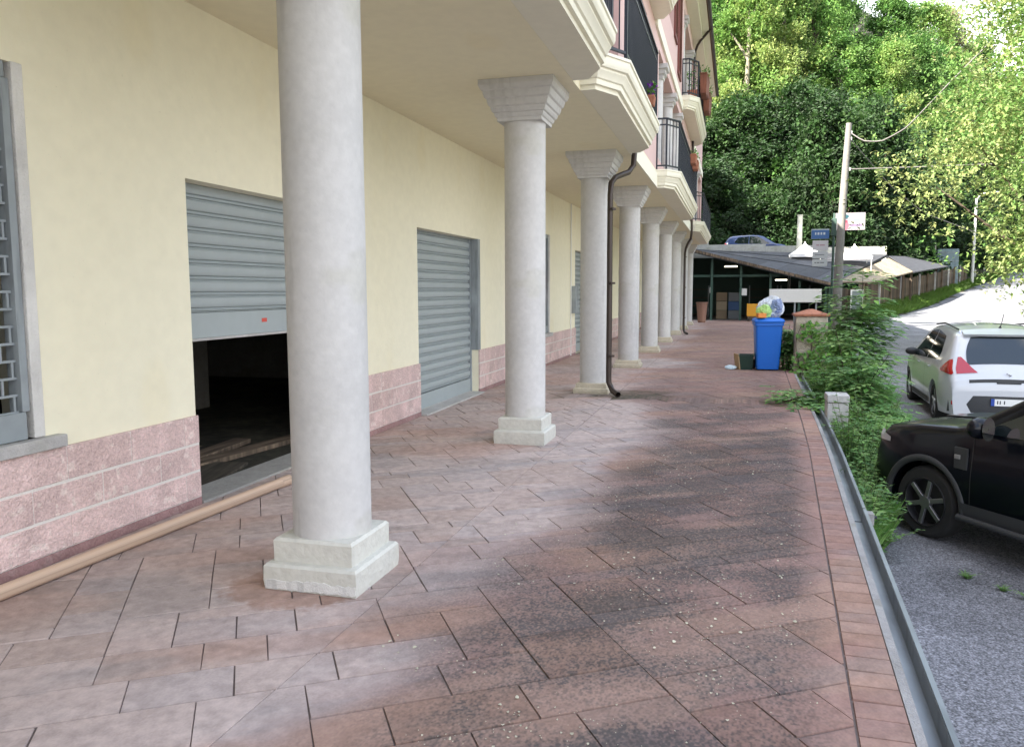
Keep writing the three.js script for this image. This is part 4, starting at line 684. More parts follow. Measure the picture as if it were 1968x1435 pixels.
function weedProto(seed, h, n, leafL, cols, spread = 0.3) { // leafy stems from one root
  const R = rng(seed), o = new THREE.Group(), L = new Leaves(), st = [];
  for (let k = 0; k < n; k++) {
    const a = R() * 6.28, s = spread * (0.3 + R()), hh = h * (0.55 + 0.5 * R()), tip = [Math.cos(a) * s, hh, Math.sin(a) * s], mid = [tip[0] * 0.35, hh * 0.55, tip[2] * 0.35]; st.push(limb([[Math.cos(a) * 0.02, -0.03, Math.sin(a) * 0.02], mid, tip], 0.006, 0.002, 5));
    for (let j = 0; j < 13; j++) { const t = 0.12 + 0.88 * j / 12, p = t < 0.5 ? [lerp(0, mid[0], t * 2), lerp(0, mid[1], t * 2), lerp(0, mid[2], t * 2)] : [lerp(mid[0], tip[0], t * 2 - 1), lerp(mid[1], tip[1], t * 2 - 1), lerp(mid[2], tip[2], t * 2 - 1)]; for (let q = 0; q < 2; q++) { const b = R() * 6.28, l = leafL * (0.6 + 0.7 * R()) * (1.1 - 0.5 * t); L.leaf(p, nrm([Math.cos(b), -0.15 + 0.5 * R(), Math.sin(b)]), [0.1, 1, 0], l, l * 0.5, vary(R, cols[Math.floor(R() * cols.length)])); } }
  }
  mesh(o, 'stems', merge(st), M(0.10, 0.14, 0.05, 0.8)); mesh(o, 'leaves', L.geo(), weedMat); return o;
}
{ // low weeds: each its own plant
  const W = [weedProto(1, 0.62, 12, 0.10, GREEN), weedProto(2, 0.42, 14, 0.07, GREEN, 0.32), weedProto(3, 0.85, 12, 0.12, GREEN, 0.28)];
  const R = rng(12); let n = 0;
  for (let z = -7.0; z > -17.5; z -= 0.33) { const c = z > -8.5 ? 2 : 3; for (let q = 0; q < c; q++) { const f = (q + 0.2 + 0.6 * R()) / c, x = lerp(edgeX(z) + 0.2, Math.max(edgeX(z) + 0.25, vergeR(z) - 0.1), f), k = Math.floor(R() * 3); if (Math.hypot(x - 2.0, z + 8.6) < 0.6 && x > 1.45) continue; plantTree(W[k], 'weed_plant', 'low leafy weed growing on the strip between walkway and cars', 'weed', [x, parkY(z) + 0.02 + 0.08 * (1 - f), z + (R() - 0.5) * 0.3], [0.75 + 0.5 * R(), 0.7 + 0.5 * R() * (f < 0.5 ? 1.2 : 0.8)], R() * 6.28, 'low weeds on the strip'); } }
  for (const [x, z, k] of [[2.62, -6.35, 0.35], [2.30, -6.72, 0.3], [2.48, -6.5, 0.25]]) plantTree(W[1], 'weed_plant', 'tiny weed sprouting from the crack in the asphalt', 'weed', [x - 0.5, parkY(z) + 0.006, z], [k, k * 0.35], k * 20, 'weeds in the asphalt crack');
}
function bush(name, label, pos, seed, { h, n, spread, leafs, lf = 0.085, drop = 0.35, lo = 0.3, tx = 0, tz = 0 }) { // stems with pinnate leaves
  const R = rng(seed), o = thing(name, label, 'bush', pos), L = new Leaves(), st = [];
  for (let k = 0; k < n; k++) {
    const a = k / n * 6.28 + R(), s = spread * (0.35 + 0.75 * R()), hh = h * (0.5 + 0.5 * R()) * (1 - 0.25 * s / spread), tip = [Math.cos(a) * s + tx * R(), hh, Math.sin(a) * s + tz * R()], mid = [tip[0] * 0.45, hh * 0.62, tip[2] * 0.45];
    st.push(limb([[Math.cos(a) * 0.06, -0.1, Math.sin(a) * 0.06], mid, tip], 0.010, 0.003, 6));
    for (let j = 0; j < leafs; j++) {
      const t = lo + (1 - lo) * Math.pow(R(), 0.8), p = t < 0.6 ? mid.map(v => v * t / 0.6) : [0, 1, 2].map(i => lerp(mid[i], tip[i], (t - 0.6) / 0.4)); const b = R() * 6.28, el = 0.55 - drop * R() * 1.6, ax = nrm([Math.cos(b), el, Math.sin(b)]), LL = lf * (2.6 + 1.4 * R()), col = vary(R, GREEN[Math.floor(R() * 4)], 0.25);
      const sid = [-Math.sin(b), 0, Math.cos(b)];
      for (let q = 0; q < 3; q++) for (const sgn of [-1, 1]) { const u = 0.35 + 0.25 * q, base = [0, 1, 2].map(i => p[i] + ax[i] * LL * u + (i === 1 ? -0.35 * LL * u * u : 0)); L.leaf(base, nrm([sid[0] * sgn + ax[0] * 0.6, -0.1 + 0.2 * (R() - 0.5), sid[2] * sgn + ax[2] * 0.6]), [0, 1, 0.05], lf * (0.8 + 0.4 * R()), lf * 0.58, col); }
      L.leaf([0, 1, 2].map(i => p[i] + ax[i] * LL * 0.9 + (i === 1 ? -0.3 * LL : 0)), nrm([ax[0], ax[1] - 0.5, ax[2]]), [0, 1, 0.05], lf * 1.15, lf * 0.62, col);
    }
  }
  mesh(o, 'stems', merge(st), MAT.bark); mesh(o, 'leaves', L.geo(), weedMat); return o;
}
bush('elder_bush', 'tall elder bush with pinnate leaves between the pillar and the white car', [1.66, -0.6, -12.3], 21, { h: 2.05, n: 15, spread: 0.6, leafs: 38, lf: 0.115, lo: 0.12 });
bush('elder_bush', 'upright leafy shoot rising highest behind the elder bush', [1.92, -0.55, -13.6], 22, { h: 3.3, n: 6, spread: 0.3, leafs: 60, lf: 0.14, lo: 0.5 });
bush('elder_bush', 'low elder bush leaning over the walkway in front of the pillar', [1.16, -0.5, -11.7], 23, { h: 0.95, n: 11, spread: 0.5, leafs: 30, lf: 0.105, lo: 0.35, tx: -0.15 });
bush('elder_bush', 'bright green bush just behind the concrete block', [1.75, -0.6, -10.6], 24, { h: 0.9, n: 15, spread: 0.65, leafs: 34, lf: 0.09, lo: 0.1 });
bush('elder_bush', 'leafy bush hanging between the blue bin and the pillar', [1.03, 0, -17.1], 25, { h: 1.25, n: 12, spread: 0.32, leafs: 34, lf: 0.11, lo: 0.1 });
bush('elder_bush', 'green bush on the strip nearest the white car', [2.0, -0.62, -11.6], 26, { h: 0.8, n: 11, spread: 0.38, leafs: 36, lf: 0.1, lo: 0.1 });

// ---------------------------------------------------------------- block, pillar, bins
{
  const b = thing('concrete_block', 'pale concrete block standing at the end of the walkway kerb', 'block', [1.26, -0.6, -10.62]);
  mesh(b, 'body', boxUV(new RoundedBoxGeometry(0.25, 0.80, 0.3, 1, 0.012).translate(0, 0.4, 0)), MAT.curb); mesh(b, 'cap', boxUV(new RoundedBoxGeometry(0.265, 0.1, 0.33, 1, 0.015).translate(0, 0.855, 0)), MAT.curb);
  const p = thing('gate_pillar', 'flaking plastered pillar with a terracotta cap beside the blue bin', 'pillar', [1.43, -0.65, -16.6]);
  const pl = M(0.62, 0.55, 0.43, 0.95, { map: soilC.clone() , ...bump(splitB, 0.02, 2) }); pl.map.repeat.set(1.3, 1.3);
  mesh(p, 'shaft', boxUV(new RoundedBoxGeometry(0.58, 1.74, 0.6, 2, 0.02).translate(0, 0.87, 0)), M(0.60, 0.53, 0.42, 0.95, { map: stoneC, ...bump(splitB, 0.02, 2) }));
  mesh(p, 'cap', boxUV(new RoundedBoxGeometry(0.66, 0.05, 0.68, 1, 0.015).translate(0, 1.768, 0)), MAT.terra); mesh(p, 'cap', boxUV(new THREE.CylinderGeometry(0.06, 0.42, 0.09, 4, 1).rotateY(Math.PI / 4).translate(0, 1.838, 0)), MAT.terra);
}
{ // ivy on the pillar
  const R = rng(71), L = new Leaves(); for (let k = 0; k < 620; k++) { const y = -0.55 + 1.55 * Math.pow(R(), 1.25), x = 1.12 + 0.66 * R(); if (fbm(x * 5 + 3, y * 4 + 8, 3) < 0.40 + 0.12 * (y > 0.5 ? 1 : 0) - 0.16 * (x - 1.4)) continue; const a = R() * 6.28; L.leaf([x, y, -16.27 + 0.05 * R()], nrm([Math.cos(a), Math.sin(a) - 0.5, 0.5 + 0.5 * R()]), nrm([0.2 * R(), 0.5, 1]), 0.075 + 0.05 * R(), 0.075, vary(R, GREEN[Math.floor(R() * 4)], 0.3)); }
  const o = thing('ivy', 'ivy climbing over the front of the flaking pillar', 'ivy', [0, 0, 0]); mesh(o, 'leaves', L.geo(), weedMat);
  mesh(o, 'stems', merge([[1.2, 0.05], [1.4, -0.05], [1.62, 0.06]].map(([x, d]) => limb([[x, -0.62, -16.26], [x + d, 0, -16.28], [x - d, 0.6, -16.28], [x + d, 0.95, -16.28]], 0.012, 0.004, 5))), MAT.bark);
}
{
  const blue = M(0.012, 0.15, 0.62, 0.45), o = thing('wheelie_bin', 'blue wheeled rubbish bin standing on the walkway by the pillar', 'bin', [0.64, 0, -16.75], 0.06);
  const sec = (w, d, y) => { const q = [], r = 0.05; for (const [sx, sz, a0] of [[1, 1, 0], [-1, 1, 1], [-1, -1, 2], [1, -1, 3]]) for (let k = 0; k <= 4; k++) { const a = (a0 + k / 4) * Math.PI / 2; q.push([sx * (w / 2 - r) + r * Math.cos(a), y, sz * (d / 2 - r) + r * Math.sin(a)]); } return q.reverse(); };
  mesh(o, 'body', loft([sec(0.42, 0.44, 0.03), sec(0.44, 0.46, 0.1), sec(0.52, 0.6, 0.9), sec(0.56, 0.64, 0.905), sec(0.56, 0.64, 0.965)], { crease: 0.5 }), blue);
  mesh(o, 'lid', loft([sec(0.58, 0.68, 0.967), sec(0.59, 0.69, 0.995), sec(0.55, 0.64, 1.03), sec(0.4, 0.48, 1.055)], { crease: 0.4 }), blue);
  mesh(o, 'handle', tube([[-0.2, 0.93, -0.36], [0.2, 0.93, -0.36]], 0.015, 4, 8), blue);
  for (const s of [-1, 1]) { const w = mesh(o, 'wheel', new THREE.CylinderGeometry(0.1, 0.1, 0.05, 20).rotateZ(Math.PI / 2).translate(s * 0.24, 0.1, -0.2), MAT.rubber); mesh(w, 'hub', new THREE.CylinderGeometry(0.04, 0.04, 0.056, 12).rotateZ(Math.PI / 2).translate(s * 0.24, 0.1, -0.2), MAT.steelDark); }
  const blob = (seed, sx, sy, sz) => { const g = new THREE.IcosahedronGeometry(1, 12), p = g.attributes.position; for (let i = 0; i < p.count; i++) { const x = p.getX(i), y = p.getY(i), z = p.getZ(i), n = fbm(x * 2 + seed, y * 2 + z * 3 + seed * 2, 3) - 0.5, w = Math.abs(fbm(x * 5 + z * 4 + seed, y * 4 + 7, 2) - 0.5); const r = 1 + n * 0.7 - w * 0.35; p.setXYZ(i, x * r * sx, Math.max(-0.75, y * r) * sy, z * r * sz); } g.computeVertexNormals(); return g; };
  const bag = (lab, pos, s, m, seed) => { const t = mesh(scene, 'rubbish_bag', blob(seed, ...s), m); t.position.set(...pos); tag(t, lab, 'bag', 'rubbish bags on the blue bin'); };
  bag('white plastic rubbish bag heaped on top of the blue bin', [0.68, 1.24, -16.85], [0.24, 0.24, 0.22], M(0.62, 0.66, 0.7, 0.35, { transmission: 0.15 }), 4);
  bag('lime green rubbish bag lying against the white one on the bin', [0.56, 1.17, -16.62], [0.15, 0.14, 0.13], M(0.35, 0.55, 0.16, 0.35), 9);
  bag('small blue grey bag tucked behind the green one on the bin', [0.80, 1.28, -16.72], [0.12, 0.16, 0.12], M(0.2, 0.26, 0.42, 0.4), 14);
  const ob = mesh(scene, 'carton', boxUV(new RoundedBoxGeometry(0.16, 0.09, 0.14, 1, 0.008)), M(0.72, 0.25, 0.05, 0.6)); ob.position.set(0.5, 1.105, -16.45); ob.rotation.y = 0.3; tag(ob, 'small orange carton at the front edge of the blue bin lid', 'carton');
  const gb = thing('crate', 'dark green crate on the ground left of the blue bin', 'crate', [0.24, 0, -16.8]);
  mesh(gb, 'tub', loft([[0.12, 0.15, 0.0], [0.145, 0.19, 0.28], [0.155, 0.2, 0.282], [0.155, 0.2, 0.3], [0.135, 0.18, 0.3], [0.11, 0.14, 0.03]].map(([w, d, y]) => [[-w, y, d], [w, y, d], [w, y, -d], [-w, y, -d]]), { crease: 0.3 }), M(0.012, 0.04, 0.028, 0.5));
  const cb = mesh(scene, 'cardboard', boxUV(new RoundedBoxGeometry(0.02, 0.32, 0.3, 1, 0.004)), M(0.42, 0.29, 0.16, 0.9)); cb.position.set(0.06, 0.158, -16.75); cb.rotation.set(0, 0.3, 0.12); tag(cb, 'brown cardboard sheet leaning on the dark green crate', 'cardboard');
  const cp = mesh(scene, 'crumpled_paper', blob(23, 0.11, 0.05, 0.09), M(0.55, 0.66, 0.72, 0.8)); cp.position.set(-0.06, 0.035, -16.7); tag(cp, 'crumpled pale blue paper on the ground by the cardboard', 'paper');
}
{ // fallen petals and grit in the algae zone
  const R = rng(61), g = new THREE.CircleGeometry(0.0065, 6).rotateX(-Math.PI / 2), q = g.attributes.position; for (let i = 0; i < q.count; i++) q.setY(i, 0.002 * Math.sin(i * 2.1)); g.computeVertexNormals();
  const n = 1500, im = new THREE.InstancedMesh(g, M(0.62, 0.6, 0.5, 0.8, { side: THREE.DoubleSide }), n), d = new THREE.Object3D();
  for (let i = 0; i < n; i++) { let x, z; do { z = -2.2 - Math.pow(R(), 1.5) * 9; x = -1.5 + R() * (edgeX(z) + 1.2); } while (fbm(x * 1.6 + 5, z * 1.6 + 5, 3) < 0.42 + R() * 0.2 || x > borderX(z) + 0.1); d.position.set(x, 0.005 + R() * 0.003, z); d.rotation.set((R() - 0.5) * 0.6, R() * 6, (R() - 0.5) * 0.6); const s = 0.3 + Math.pow(R(), 3) * 1.1; d.scale.set(s, 1, s * (0.5 + R() * 0.8)); d.updateMatrix(); im.setMatrixAt(i, d.matrix); im.setColorAt(i, (v => new THREE.Color().setRGB(v, v * 0.97, v * 0.88))(0.6 + 0.4 * R())); }
  im.name = numbered('fallen_petals'); scene.add(im); tag(im, 'pale petals and grit scattered on the dark walkway', 'petals', null, 'stuff');
}

// ---------------------------------------------------------------- plants on the balconies
function pot(name, label, [x, y, z], { w = 0.3, d = 0.18, h = 0.18, mat = MAT.terra, cols = GREEN, ph = 0.35, seed = 1, n = 60, flower }) {
  const R = rng(seed), o = thing(name, label, 'planter', [x, y, z], 0, 'balcony planters'); const rr = [[0.82, 0], [1, h - 0.03], [1.06, h - 0.028], [1.06, h], [0.92, h], [0.88, h - 0.04]];
  mesh(o, 'pot', loft(rr.map(([k, yy]) => [[-d / 2 * k, yy, w / 2 * k], [d / 2 * k, yy, w / 2 * k], [d / 2 * k, yy, -w / 2 * k], [-d / 2 * k, yy, -w / 2 * k]]), { crease: 0.3 }), mat);
  const L = new Leaves(); for (let k = 0; k < n; k++) { const e = dirR(R), p = [(R() - 0.5) * d * 1.2, h + R() * ph, (R() - 0.5) * w * 1.05]; L.leaf(p, nrm([e[0], e[1] * 0.6 + 0.3, e[2]]), [0.1, 1, 0], 0.09, 0.055, vary(R, cols[Math.floor(R() * cols.length)])); }
  mesh(o, 'foliage', L.geo(), weedMat);
  if (flower) { const F = new Leaves(); for (let k = 0; k < 70; k++) { const e = dirR(R), p = [e[0] * 0.06, h + ph * 0.7 + e[1] * 0.07, e[2] * 0.07]; F.leaf(p, e, nrm([e[1], 1, e[0]]), 0.05, 0.045, vary(R, flower, 0.2)); } mesh(o, 'blossom', F.geo(), weedMat); }
}
pot('flower_pot', 'pot with a ball of purple flowers on the balcony rail', [-1.16, 4.05, -10.95], { w: 0.2, d: 0.12, h: 0.12, ph: 0.12, seed: 3, n: 40, flower: [0.32, 0.04, 0.5] });
for (let k = 0; k < 4; k++) pot('planter_box', ['terracotta planter at the near end of the upper balcony', 'second terracotta planter from the near end of the upper balcony', 'third terracotta planter from the near end of the upper balcony', 'terracotta planter at the far end of the upper balcony'][k], [-1.06, 7.35 + (k % 2) * 0.25, -24.9 - k * 1.2], { w: 1.0, d: 0.2, h: 0.55, ph: 0.25, seed: 10 + k, n: 50, mat: M(0.24, 0.09, 0.055, 0.85, { map: dirtC }) });
pot('planter_box', 'green leafy plant behind the near rail of the upper balcony', [-1.35, 7.16, -24.5], { w: 0.4, d: 0.3, h: 0.25, ph: 0.6, seed: 31, n: 120 });
for (let k = 0; k < 2; k++) pot('flower_pot', ['terracotta pot on the middle first floor balcony rail', 'farther terracotta pot on the middle first floor balcony rail'][k], [-1.14, 5.08 - 0.25, -21.3 - k * 1.0], { w: 0.6, d: 0.18, h: 0.22, ph: 0.12, seed: 40 + k, n: 30 });

// ---------------------------------------------------------------- shop at the end of the walkway
{
  const s = thing('shop_building', 'low dark timber shop with a sloping slate roof at the end of the walkway', 'shop', [1.5, 0, -48]);
  const quad = (a, b, c, d, n = 6, th = 0.1) => { const P = (u, v) => [0, 1, 2].map(k => lerp(lerp(a[k], b[k], u), lerp(d[k], c[k], u), v)); const pos = [], idx = []; for (const t of [0, -th]) for (let j = 0; j <= n; j++) for (let i = 0; i <= n; i++) { const p = P(i / n, j / n); pos.push(p[0], p[1] + t, p[2]); } const N = (n + 1) * (n + 1); for (let j = 0; j < n; j++) for (let i = 0; i < n; i++) { const q = j * (n + 1) + i; idx.push(q, q + 1, q + n + 2, q, q + n + 2, q + n + 1, N + q, N + q + n + 2, N + q + 1, N + q, N + q + n + 1, N + q + n + 2); } for (let i = 0; i < n; i++) for (const [e, st, f] of [[0, 1, 0], [n * (n + 1), 1, 1], [0, n + 1, 1], [n, n + 1, 0]]) { const q = e + i * st, r = q + st; f ? idx.push(q, r, N + r, q, N + r, N + q) : idx.push(q, N + r, r, q, N + q, N + r); } let g = new THREE.BufferGeometry(); g.setAttribute('position', new THREE.Float32BufferAttribute(pos, 3)); g.setIndex(idx); g = g.toNonIndexed(); g.computeVertexNormals(); return boxUV(g); };
  const E1 = [-3.6, 4.05, -43.4], E2 = [4.75, 1.86, -43.4], T2 = [9.0, 3.75, -53.9], T1 = [-3.6, 4.25, -53.9];
  const rf = wpart(s, 'roof', quad(E1, E2, T2, T1, 8), MAT.slate);
  // sheets of roofing laid in courses
  const at = (u, v) => [0, 1, 2].map(k => lerp(lerp(E1[k], E2[k], u), lerp(T1[k], T2[k], u), v));
  for (let i = 0; i < 9; i++) for (let j = 0; j < 3; j++) { const u0 = i / 9 + 0.001, u1 = (i + 1) / 9 - 0.001, v0 = j / 3 + 0.001, v1 = (j + 1) / 3 - 0.001; const up = (p, y) => [p[0], p[1] + y, p[2]]; wpart(rf, 'roof_sheet', quad(up(at(u0, v0), 0.07), up(at(u1, v0), 0.07), up(at(u1, v1), 0.035), up(at(u0, v1), 0.035), 1, 0.03), [MAT.slate, MAT.slate2 ??= M(0.06, 0.062, 0.074, 0.7, { map: dirtC }), MAT.slate3 ??= M(0.04, 0.042, 0.05, 0.75, { map: dirtC })][(i * 2 + j) % 3]); }
  for (let i = 0; i < 9; i++) { const a = at(i / 9 + 0.002, 0), b = at((i + 1) / 9 - 0.002, 0); wpart(rf, 'verge_board', quad([a[0], a[1] - 0.02, a[2] + 0.03], [b[0], b[1] - 0.02, b[2] + 0.03], [b[0], b[1] + 0.1, b[2] + 0.02], [a[0], a[1] + 0.1, a[2] + 0.02], 1, 0.03), [MAT.boards[3], MAT.boards[1], MAT.boards[3]][i % 3]); }
  wpart(s, 'floor', box(-3.4, 5.6, -0.5, 0.004, -44.4, -53.8), M(0.12, 0.115, 0.11, 0.9, { map: stoneC }));
  wpart(s, 'back_wall', box(-3.5, 8.6, 0, 3.7, -53.5, -53.7), MAT.shopDark);
  wpart(s, 'side_wall', box(-3.6, -3.45, 0, 3.9, -43.9, -53.48), MAT.shopDark);
  wpart(s, 'side_wall', loft([[[4.62, 0, -43.9], [4.62, 0, -53.4], [4.62, 2.2, -53.4], [4.62, 1.72, -43.9]], [[4.75, 0, -43.9], [4.75, 0, -53.4], [4.75, 2.2, -53.4], [4.75, 1.70, -43.9]]], { crease: 0.2 }), MAT.shopDark);
  const green = M(0.03, 0.075, 0.055, 0.6);
  const rY = x => lerp(4.05, 1.86, (x + 3.6) / 8.35) - 0.16;
  for (const x of [-3.3, -1.25, 0.25, 1.75, 3.2, 4.5]) wpart(s, 'post', box(x - 0.06, x + 0.06, 0, rY(x), -43.95, -44.07), green);
  wpart(s, 'beam', box(-3.4, 2.2, 2.32, 2.44, -44.08, -44.2), green);
        for (const [x, y, w, h] of [[0.42, 1.52, 0.3, 0.36], [-1.3, 1.62, 0.12, 0.3]]) wpart(s, 'paper_notice', box(x - w / 2, x + w / 2, y - h / 2, y + h / 2, -44.05, -44.06), MAT.white);
  // tube lamps inside
  const glow = new THREE.MeshStandardMaterial({ color: 0xffffff, emissive: 0xfff4dd, emissiveIntensity: 1.1 });
  for (const [x, y, z, w] of [[-0.85, 2.35, -46, 0.85], [-0.3, 2.95, -48, 0.7], [2.35, 2.12, -45.5, 0.6]]) {
    const l = wpart(s, 'tube_lamp', box(x - w / 2, x + w / 2, y, y + 0.07, z, z + 0.1), glow);
    const r = new THREE.RectAreaLight(0xfff1d6, 1.6, w, 0.1); r.position.set(x, y - 0.02, z + 0.05); r.rotation.x = -Math.PI / 2; scene.add(r);
  }
  // goods dimly seen inside
  const R = rng(91), shades = [M(0.22, 0.16, 0.10, 0.8), M(0.16, 0.17, 0.18, 0.8), M(0.3, 0.24, 0.16, 0.8), M(0.05, 0.10, 0.22, 0.7)], pos = ['lowest left', 'lowest right', 'middle left', 'middle right', 'topmost left', 'topmost right'];
  for (let k = 0; k < 6; k++) { const x = -0.75 + (k % 2) * 0.66, y = Math.floor(k / 2) * 0.5; const c = mesh(scene, 'goods_crate', boxUV(new RoundedBoxGeometry(0.58, 0.48, 0.5, 1, 0.02)), shades[k % 4]); c.position.set(x, y + 0.246, -46.2); tag(c, pos[k] + ' crate of the dim stack inside the shop doorway', 'crate', 'crates in the shop'); }
  for (const [x, lab] of [[-2.4, 'loaded shelf rack at the left inside the shop'], [1.6, 'loaded shelf rack at the middle of the shop'], [3.4, 'loaded shelf rack at the right inside the shop']]) {
    const u = thing('shelf_rack', lab, 'shelves', [x, 0, -50], 0, 'shelf racks in the shop'); for (const a of [-0.8, 0.8]) mesh(u, 'upright', box(a - 0.03, a + 0.03, 0, 1.9, -0.25, 0.25), MAT.frame);
    for (let k = 0; k < 4; k++) { mesh(u, 'shelf', box(-0.77, 0.77, 0.15 + k * 0.5, 0.18 + k * 0.5, -0.24, 0.24), MAT.boards[1]); }
  }
  // tan lean-to and grey roofs behind the fence
  const F1 = [7.0, 2.05, -45.3], F2 = [10.2, 2.7, -52.5], F3 = [15.2, 3.35, -66], T3 = [12.6, 4.15, -67];
  const l1 = thing('lean_to_roof', 'sunlit tan sheet roof sloping from the slate roof to the fence', 'roof', [7.5, 0, -49]); wpart(l1, 'sheeting', quad([4.9, 2.05, -44.1], F1, F2, [9.0, 3.55, -53.5], 6, 0.07), MAT.tanRoof);
  for (const [x, z, h] of [[6.6, -46, 1.9], [9.7, -52.6, 2.5]]) wpart(l1, 'post', box(x - 0.06, x + 0.06, -0.2, h, z - 0.06, z + 0.06), MAT.boards[1]);
  const l2 = thing('shed_roof', 'long blue grey shed roof behind the middle of the fence', 'roof', [12, 0, -60]); wpart(l2, 'sheeting', quad([10.25, 2.66, -52.6], F3, T3, [9.1, 3.7, -54], 6, 0.07), MAT.slate2);
  for (const [x, z, h] of [[10.4, -54, 2.7], [14.4, -66, 3.3]]) wpart(l2, 'post', box(x - 0.06, x + 0.06, 0.2, h, z - 0.06, z + 0.06), MAT.boards[1]);
}
{ // board fence up the road
  const f = thing('board_fence', 'weathered board fence climbing beside the road from the shop', 'fence', [6.1, 0.4, -44.4]); const R = rng(17), n = 118;
  for (let i = 0; i < n; i++) {
    const t = i / n, z = -44.4 - 34.1 * t, x = fenceX(z), dz = -34.1 / n, dx = fenceX(z + dz) - x, L = Math.hypot(dx, dz), h = lerp(1.62, 1.5, t) + (R() - 0.5) * 0.1, y = ground(x, z) - 0.12;
    const b = wpart(f, 'board', boxUV(new THREE.BoxGeometry(L * 0.97, h, 0.03)), MAT.boards[Math.floor(R() * 4)]); b.position.add(v3(x + dx / 2, y + h / 2, z + dz / 2)); b.rotation.y = Math.atan2(-dz, dx) + (R() - 0.5) * 0.04;
    if (i % 9 === 4) { const p = wpart(f, 'post', boxUV(new THREE.BoxGeometry(0.12, h + 0.2, 0.1)), i % 2 ? MAT.curb : MAT.boards[3]); p.position.add(v3(x + dx / 2 + 0.07, y + h / 2 + 0.05, z + dz / 2 + 0.04)); p.rotation.y = b.rotation.y; }
  }
  for (let i = 0; i < 6; i++) { const b = wpart(f, 'board', boxUV(new THREE.BoxGeometry(0.22, 1.5, 0.03)), MAT.boards[i % 3]); b.position.add(v3(4.9 + i * 0.225, 0.95, -44.3)); }
  const w = thing('white_frame', 'white framed panel leaning on the near corner of the fence', 'frame', [6.0, 0.2, -44.15]); for (const [a, b, c, d] of [[-0.3, 0.3, 1.35, 1.42], [-0.3, 0.3, 0.1, 0.17], [-0.3, -0.23, 0.17, 1.35], [0.23, 0.3, 0.17, 1.35]]) mesh(w, 'frame_bar', box(a, b, c, d, -0.03, 0.03), MAT.white); mesh(w, 'panel', box(-0.225, 0.225, 0.175, 1.345, -0.015, 0.0), M(0.2, 0.24, 0.23, 0.6));
}
{ // parapet and terrace above the shop
  const t = struct('terrace', box(-10, 9.2, -0.5, 3.7, -54.6, -66), MAT.concrete, 'raised terrace behind the shop');
  const p = thing('parapet_wall', 'long white parapet wall above the slate roof', 'wall', [3, 3.2, -54.4]);
  for (let k = 0; k < 4; k++) wpart(p, 'wall_panel', box(-5.4 + k * 3.6 + 0.006, -5.4 + (k + 1) * 3.6 - 0.006, 2.6, 4.80 - k * 0.14 - 0.07, -54.3, -54.52), MAT.parapet ??= M(0.46, 0.46, 0.43, 0.9, { map: stoneC }));
  const c = thing('flue_pipe', 'pale upright flue pipe behind the left tent', 'pipe', [3.75, 3.2, -53.0]); mesh(c, 'pipe', cyl(0.17, 0.15, 0, 0.5, 3.0, 0, 14), MAT.trim); mesh(c, 'rim', cyl(0.18, 0.18, 0, 3.0, 3.06, 0, 14), MAT.trim);
}
function tent(x, z, y, lab, r = 0.85, h = 0.68) {
  const t = thing('pagoda_tent', lab, 'tent', [x, y, z], 0, 'white pagoda tents'); const rings = []; for (let k = 0; k <= 8; k++) { const f = k / 8, q = r * Math.pow(1 - f, 1.25) + 0.015; rings.push([[-q, 2.2 + h * f, q], [q, 2.2 + h * f, q], [q, 2.2 + h * f, -q], [-q, 2.2 + h * f, -q]]); }
  mesh(t, 'canopy', loft([[[-r, 2.02, r], [r, 2.02, r], [r, 2.02, -r], [-r, 2.02, -r]], ...rings], { crease: 0.4, cap0: false }), MAT.tent ??= M(0.82, 0.82, 0.84, 0.6, { transmission: 0.15 }));
  for (const a of [-1, 1]) for (const b of [-1, 1]) mesh(t, 'pole', cyl(0.02, 0.02, a * (r - 0.04), -0.4, 2.02, b * (r - 0.04), 8), MAT.white); mesh(t, 'finial', new THREE.SphereGeometry(0.04, 10, 8).translate(0, 2.2 + h + 0.02, 0), MAT.white);
}
tent(3.85, -50, 1.5, 'white pagoda tent left of the utility pole'); tent(6.5, -49.5, 1.3, 'white pagoda tent right of the utility pole');
{ // white signboard, yellow crate, planter before the shop
  const b = thing('blank_board', 'blank white board on short posts before the shop front', 'board', [2.85, 0, -41.8]); mesh(b, 'panel', boxUV(new RoundedBoxGeometry(2.45, 0.66, 0.06, 1, 0.01).translate(0, 1.33, 0)), MAT.white); for (const x of [-1, 0, 1]) mesh(b, 'post', box(x - 0.04, x + 0.04, -0.4, 1.0, -0.09, -0.04), MAT.frame);
  const y = thing('yellow_cart', 'yellow plastic cart with slatted sides in front of the shop', 'cart', [0.88, 0, -43.3]); const ym = M(0.75, 0.36, 0.02, 0.5);
  for (let k = 0; k < 5; k++) mesh(y, 'slat', box(-0.3, 0.3, 0.3 + k * 0.125, 0.41 + k * 0.125, 0.2, 0.225), ym); mesh(y, 'tub', box(-0.29, 0.29, 0.25, 0.9, -0.25, 0.199, 0.02), ym); mesh(y, 'base', box(-0.25, 0.25, 0.1, 0.249, -0.2, 0.2), MAT.boards[1]); for (const x of [-0.22, 0.22]) mesh(y, 'wheel', new THREE.CylinderGeometry(0.08, 0.08, 0.05, 14).rotateZ(Math.PI / 2).translate(x, 0.08, 0.17), MAT.rubber);
  const p = thing('tall_planter', 'tall terracotta planter at the left of the shop entrance', 'planter', [-1.62, 0, -41]); mesh(p, 'pot', new THREE.LatheGeometry([[0.01, 0], [0.17, 0], [0.2, 0.05], [0.27, 0.95], [0.3, 0.96], [0.3, 1.02], [0.25, 1.02], [0.23, 0.9], [0.01, 0.88]].map(q => new THREE.Vector2(...q)), 20), M(0.30, 0.17, 0.125, 0.9, { map: dirtC })); mesh(p, 'soil', new THREE.CylinderGeometry(0.235, 0.235, 0.02, 16).translate(0, 0.93, 0), MAT.soil);
}
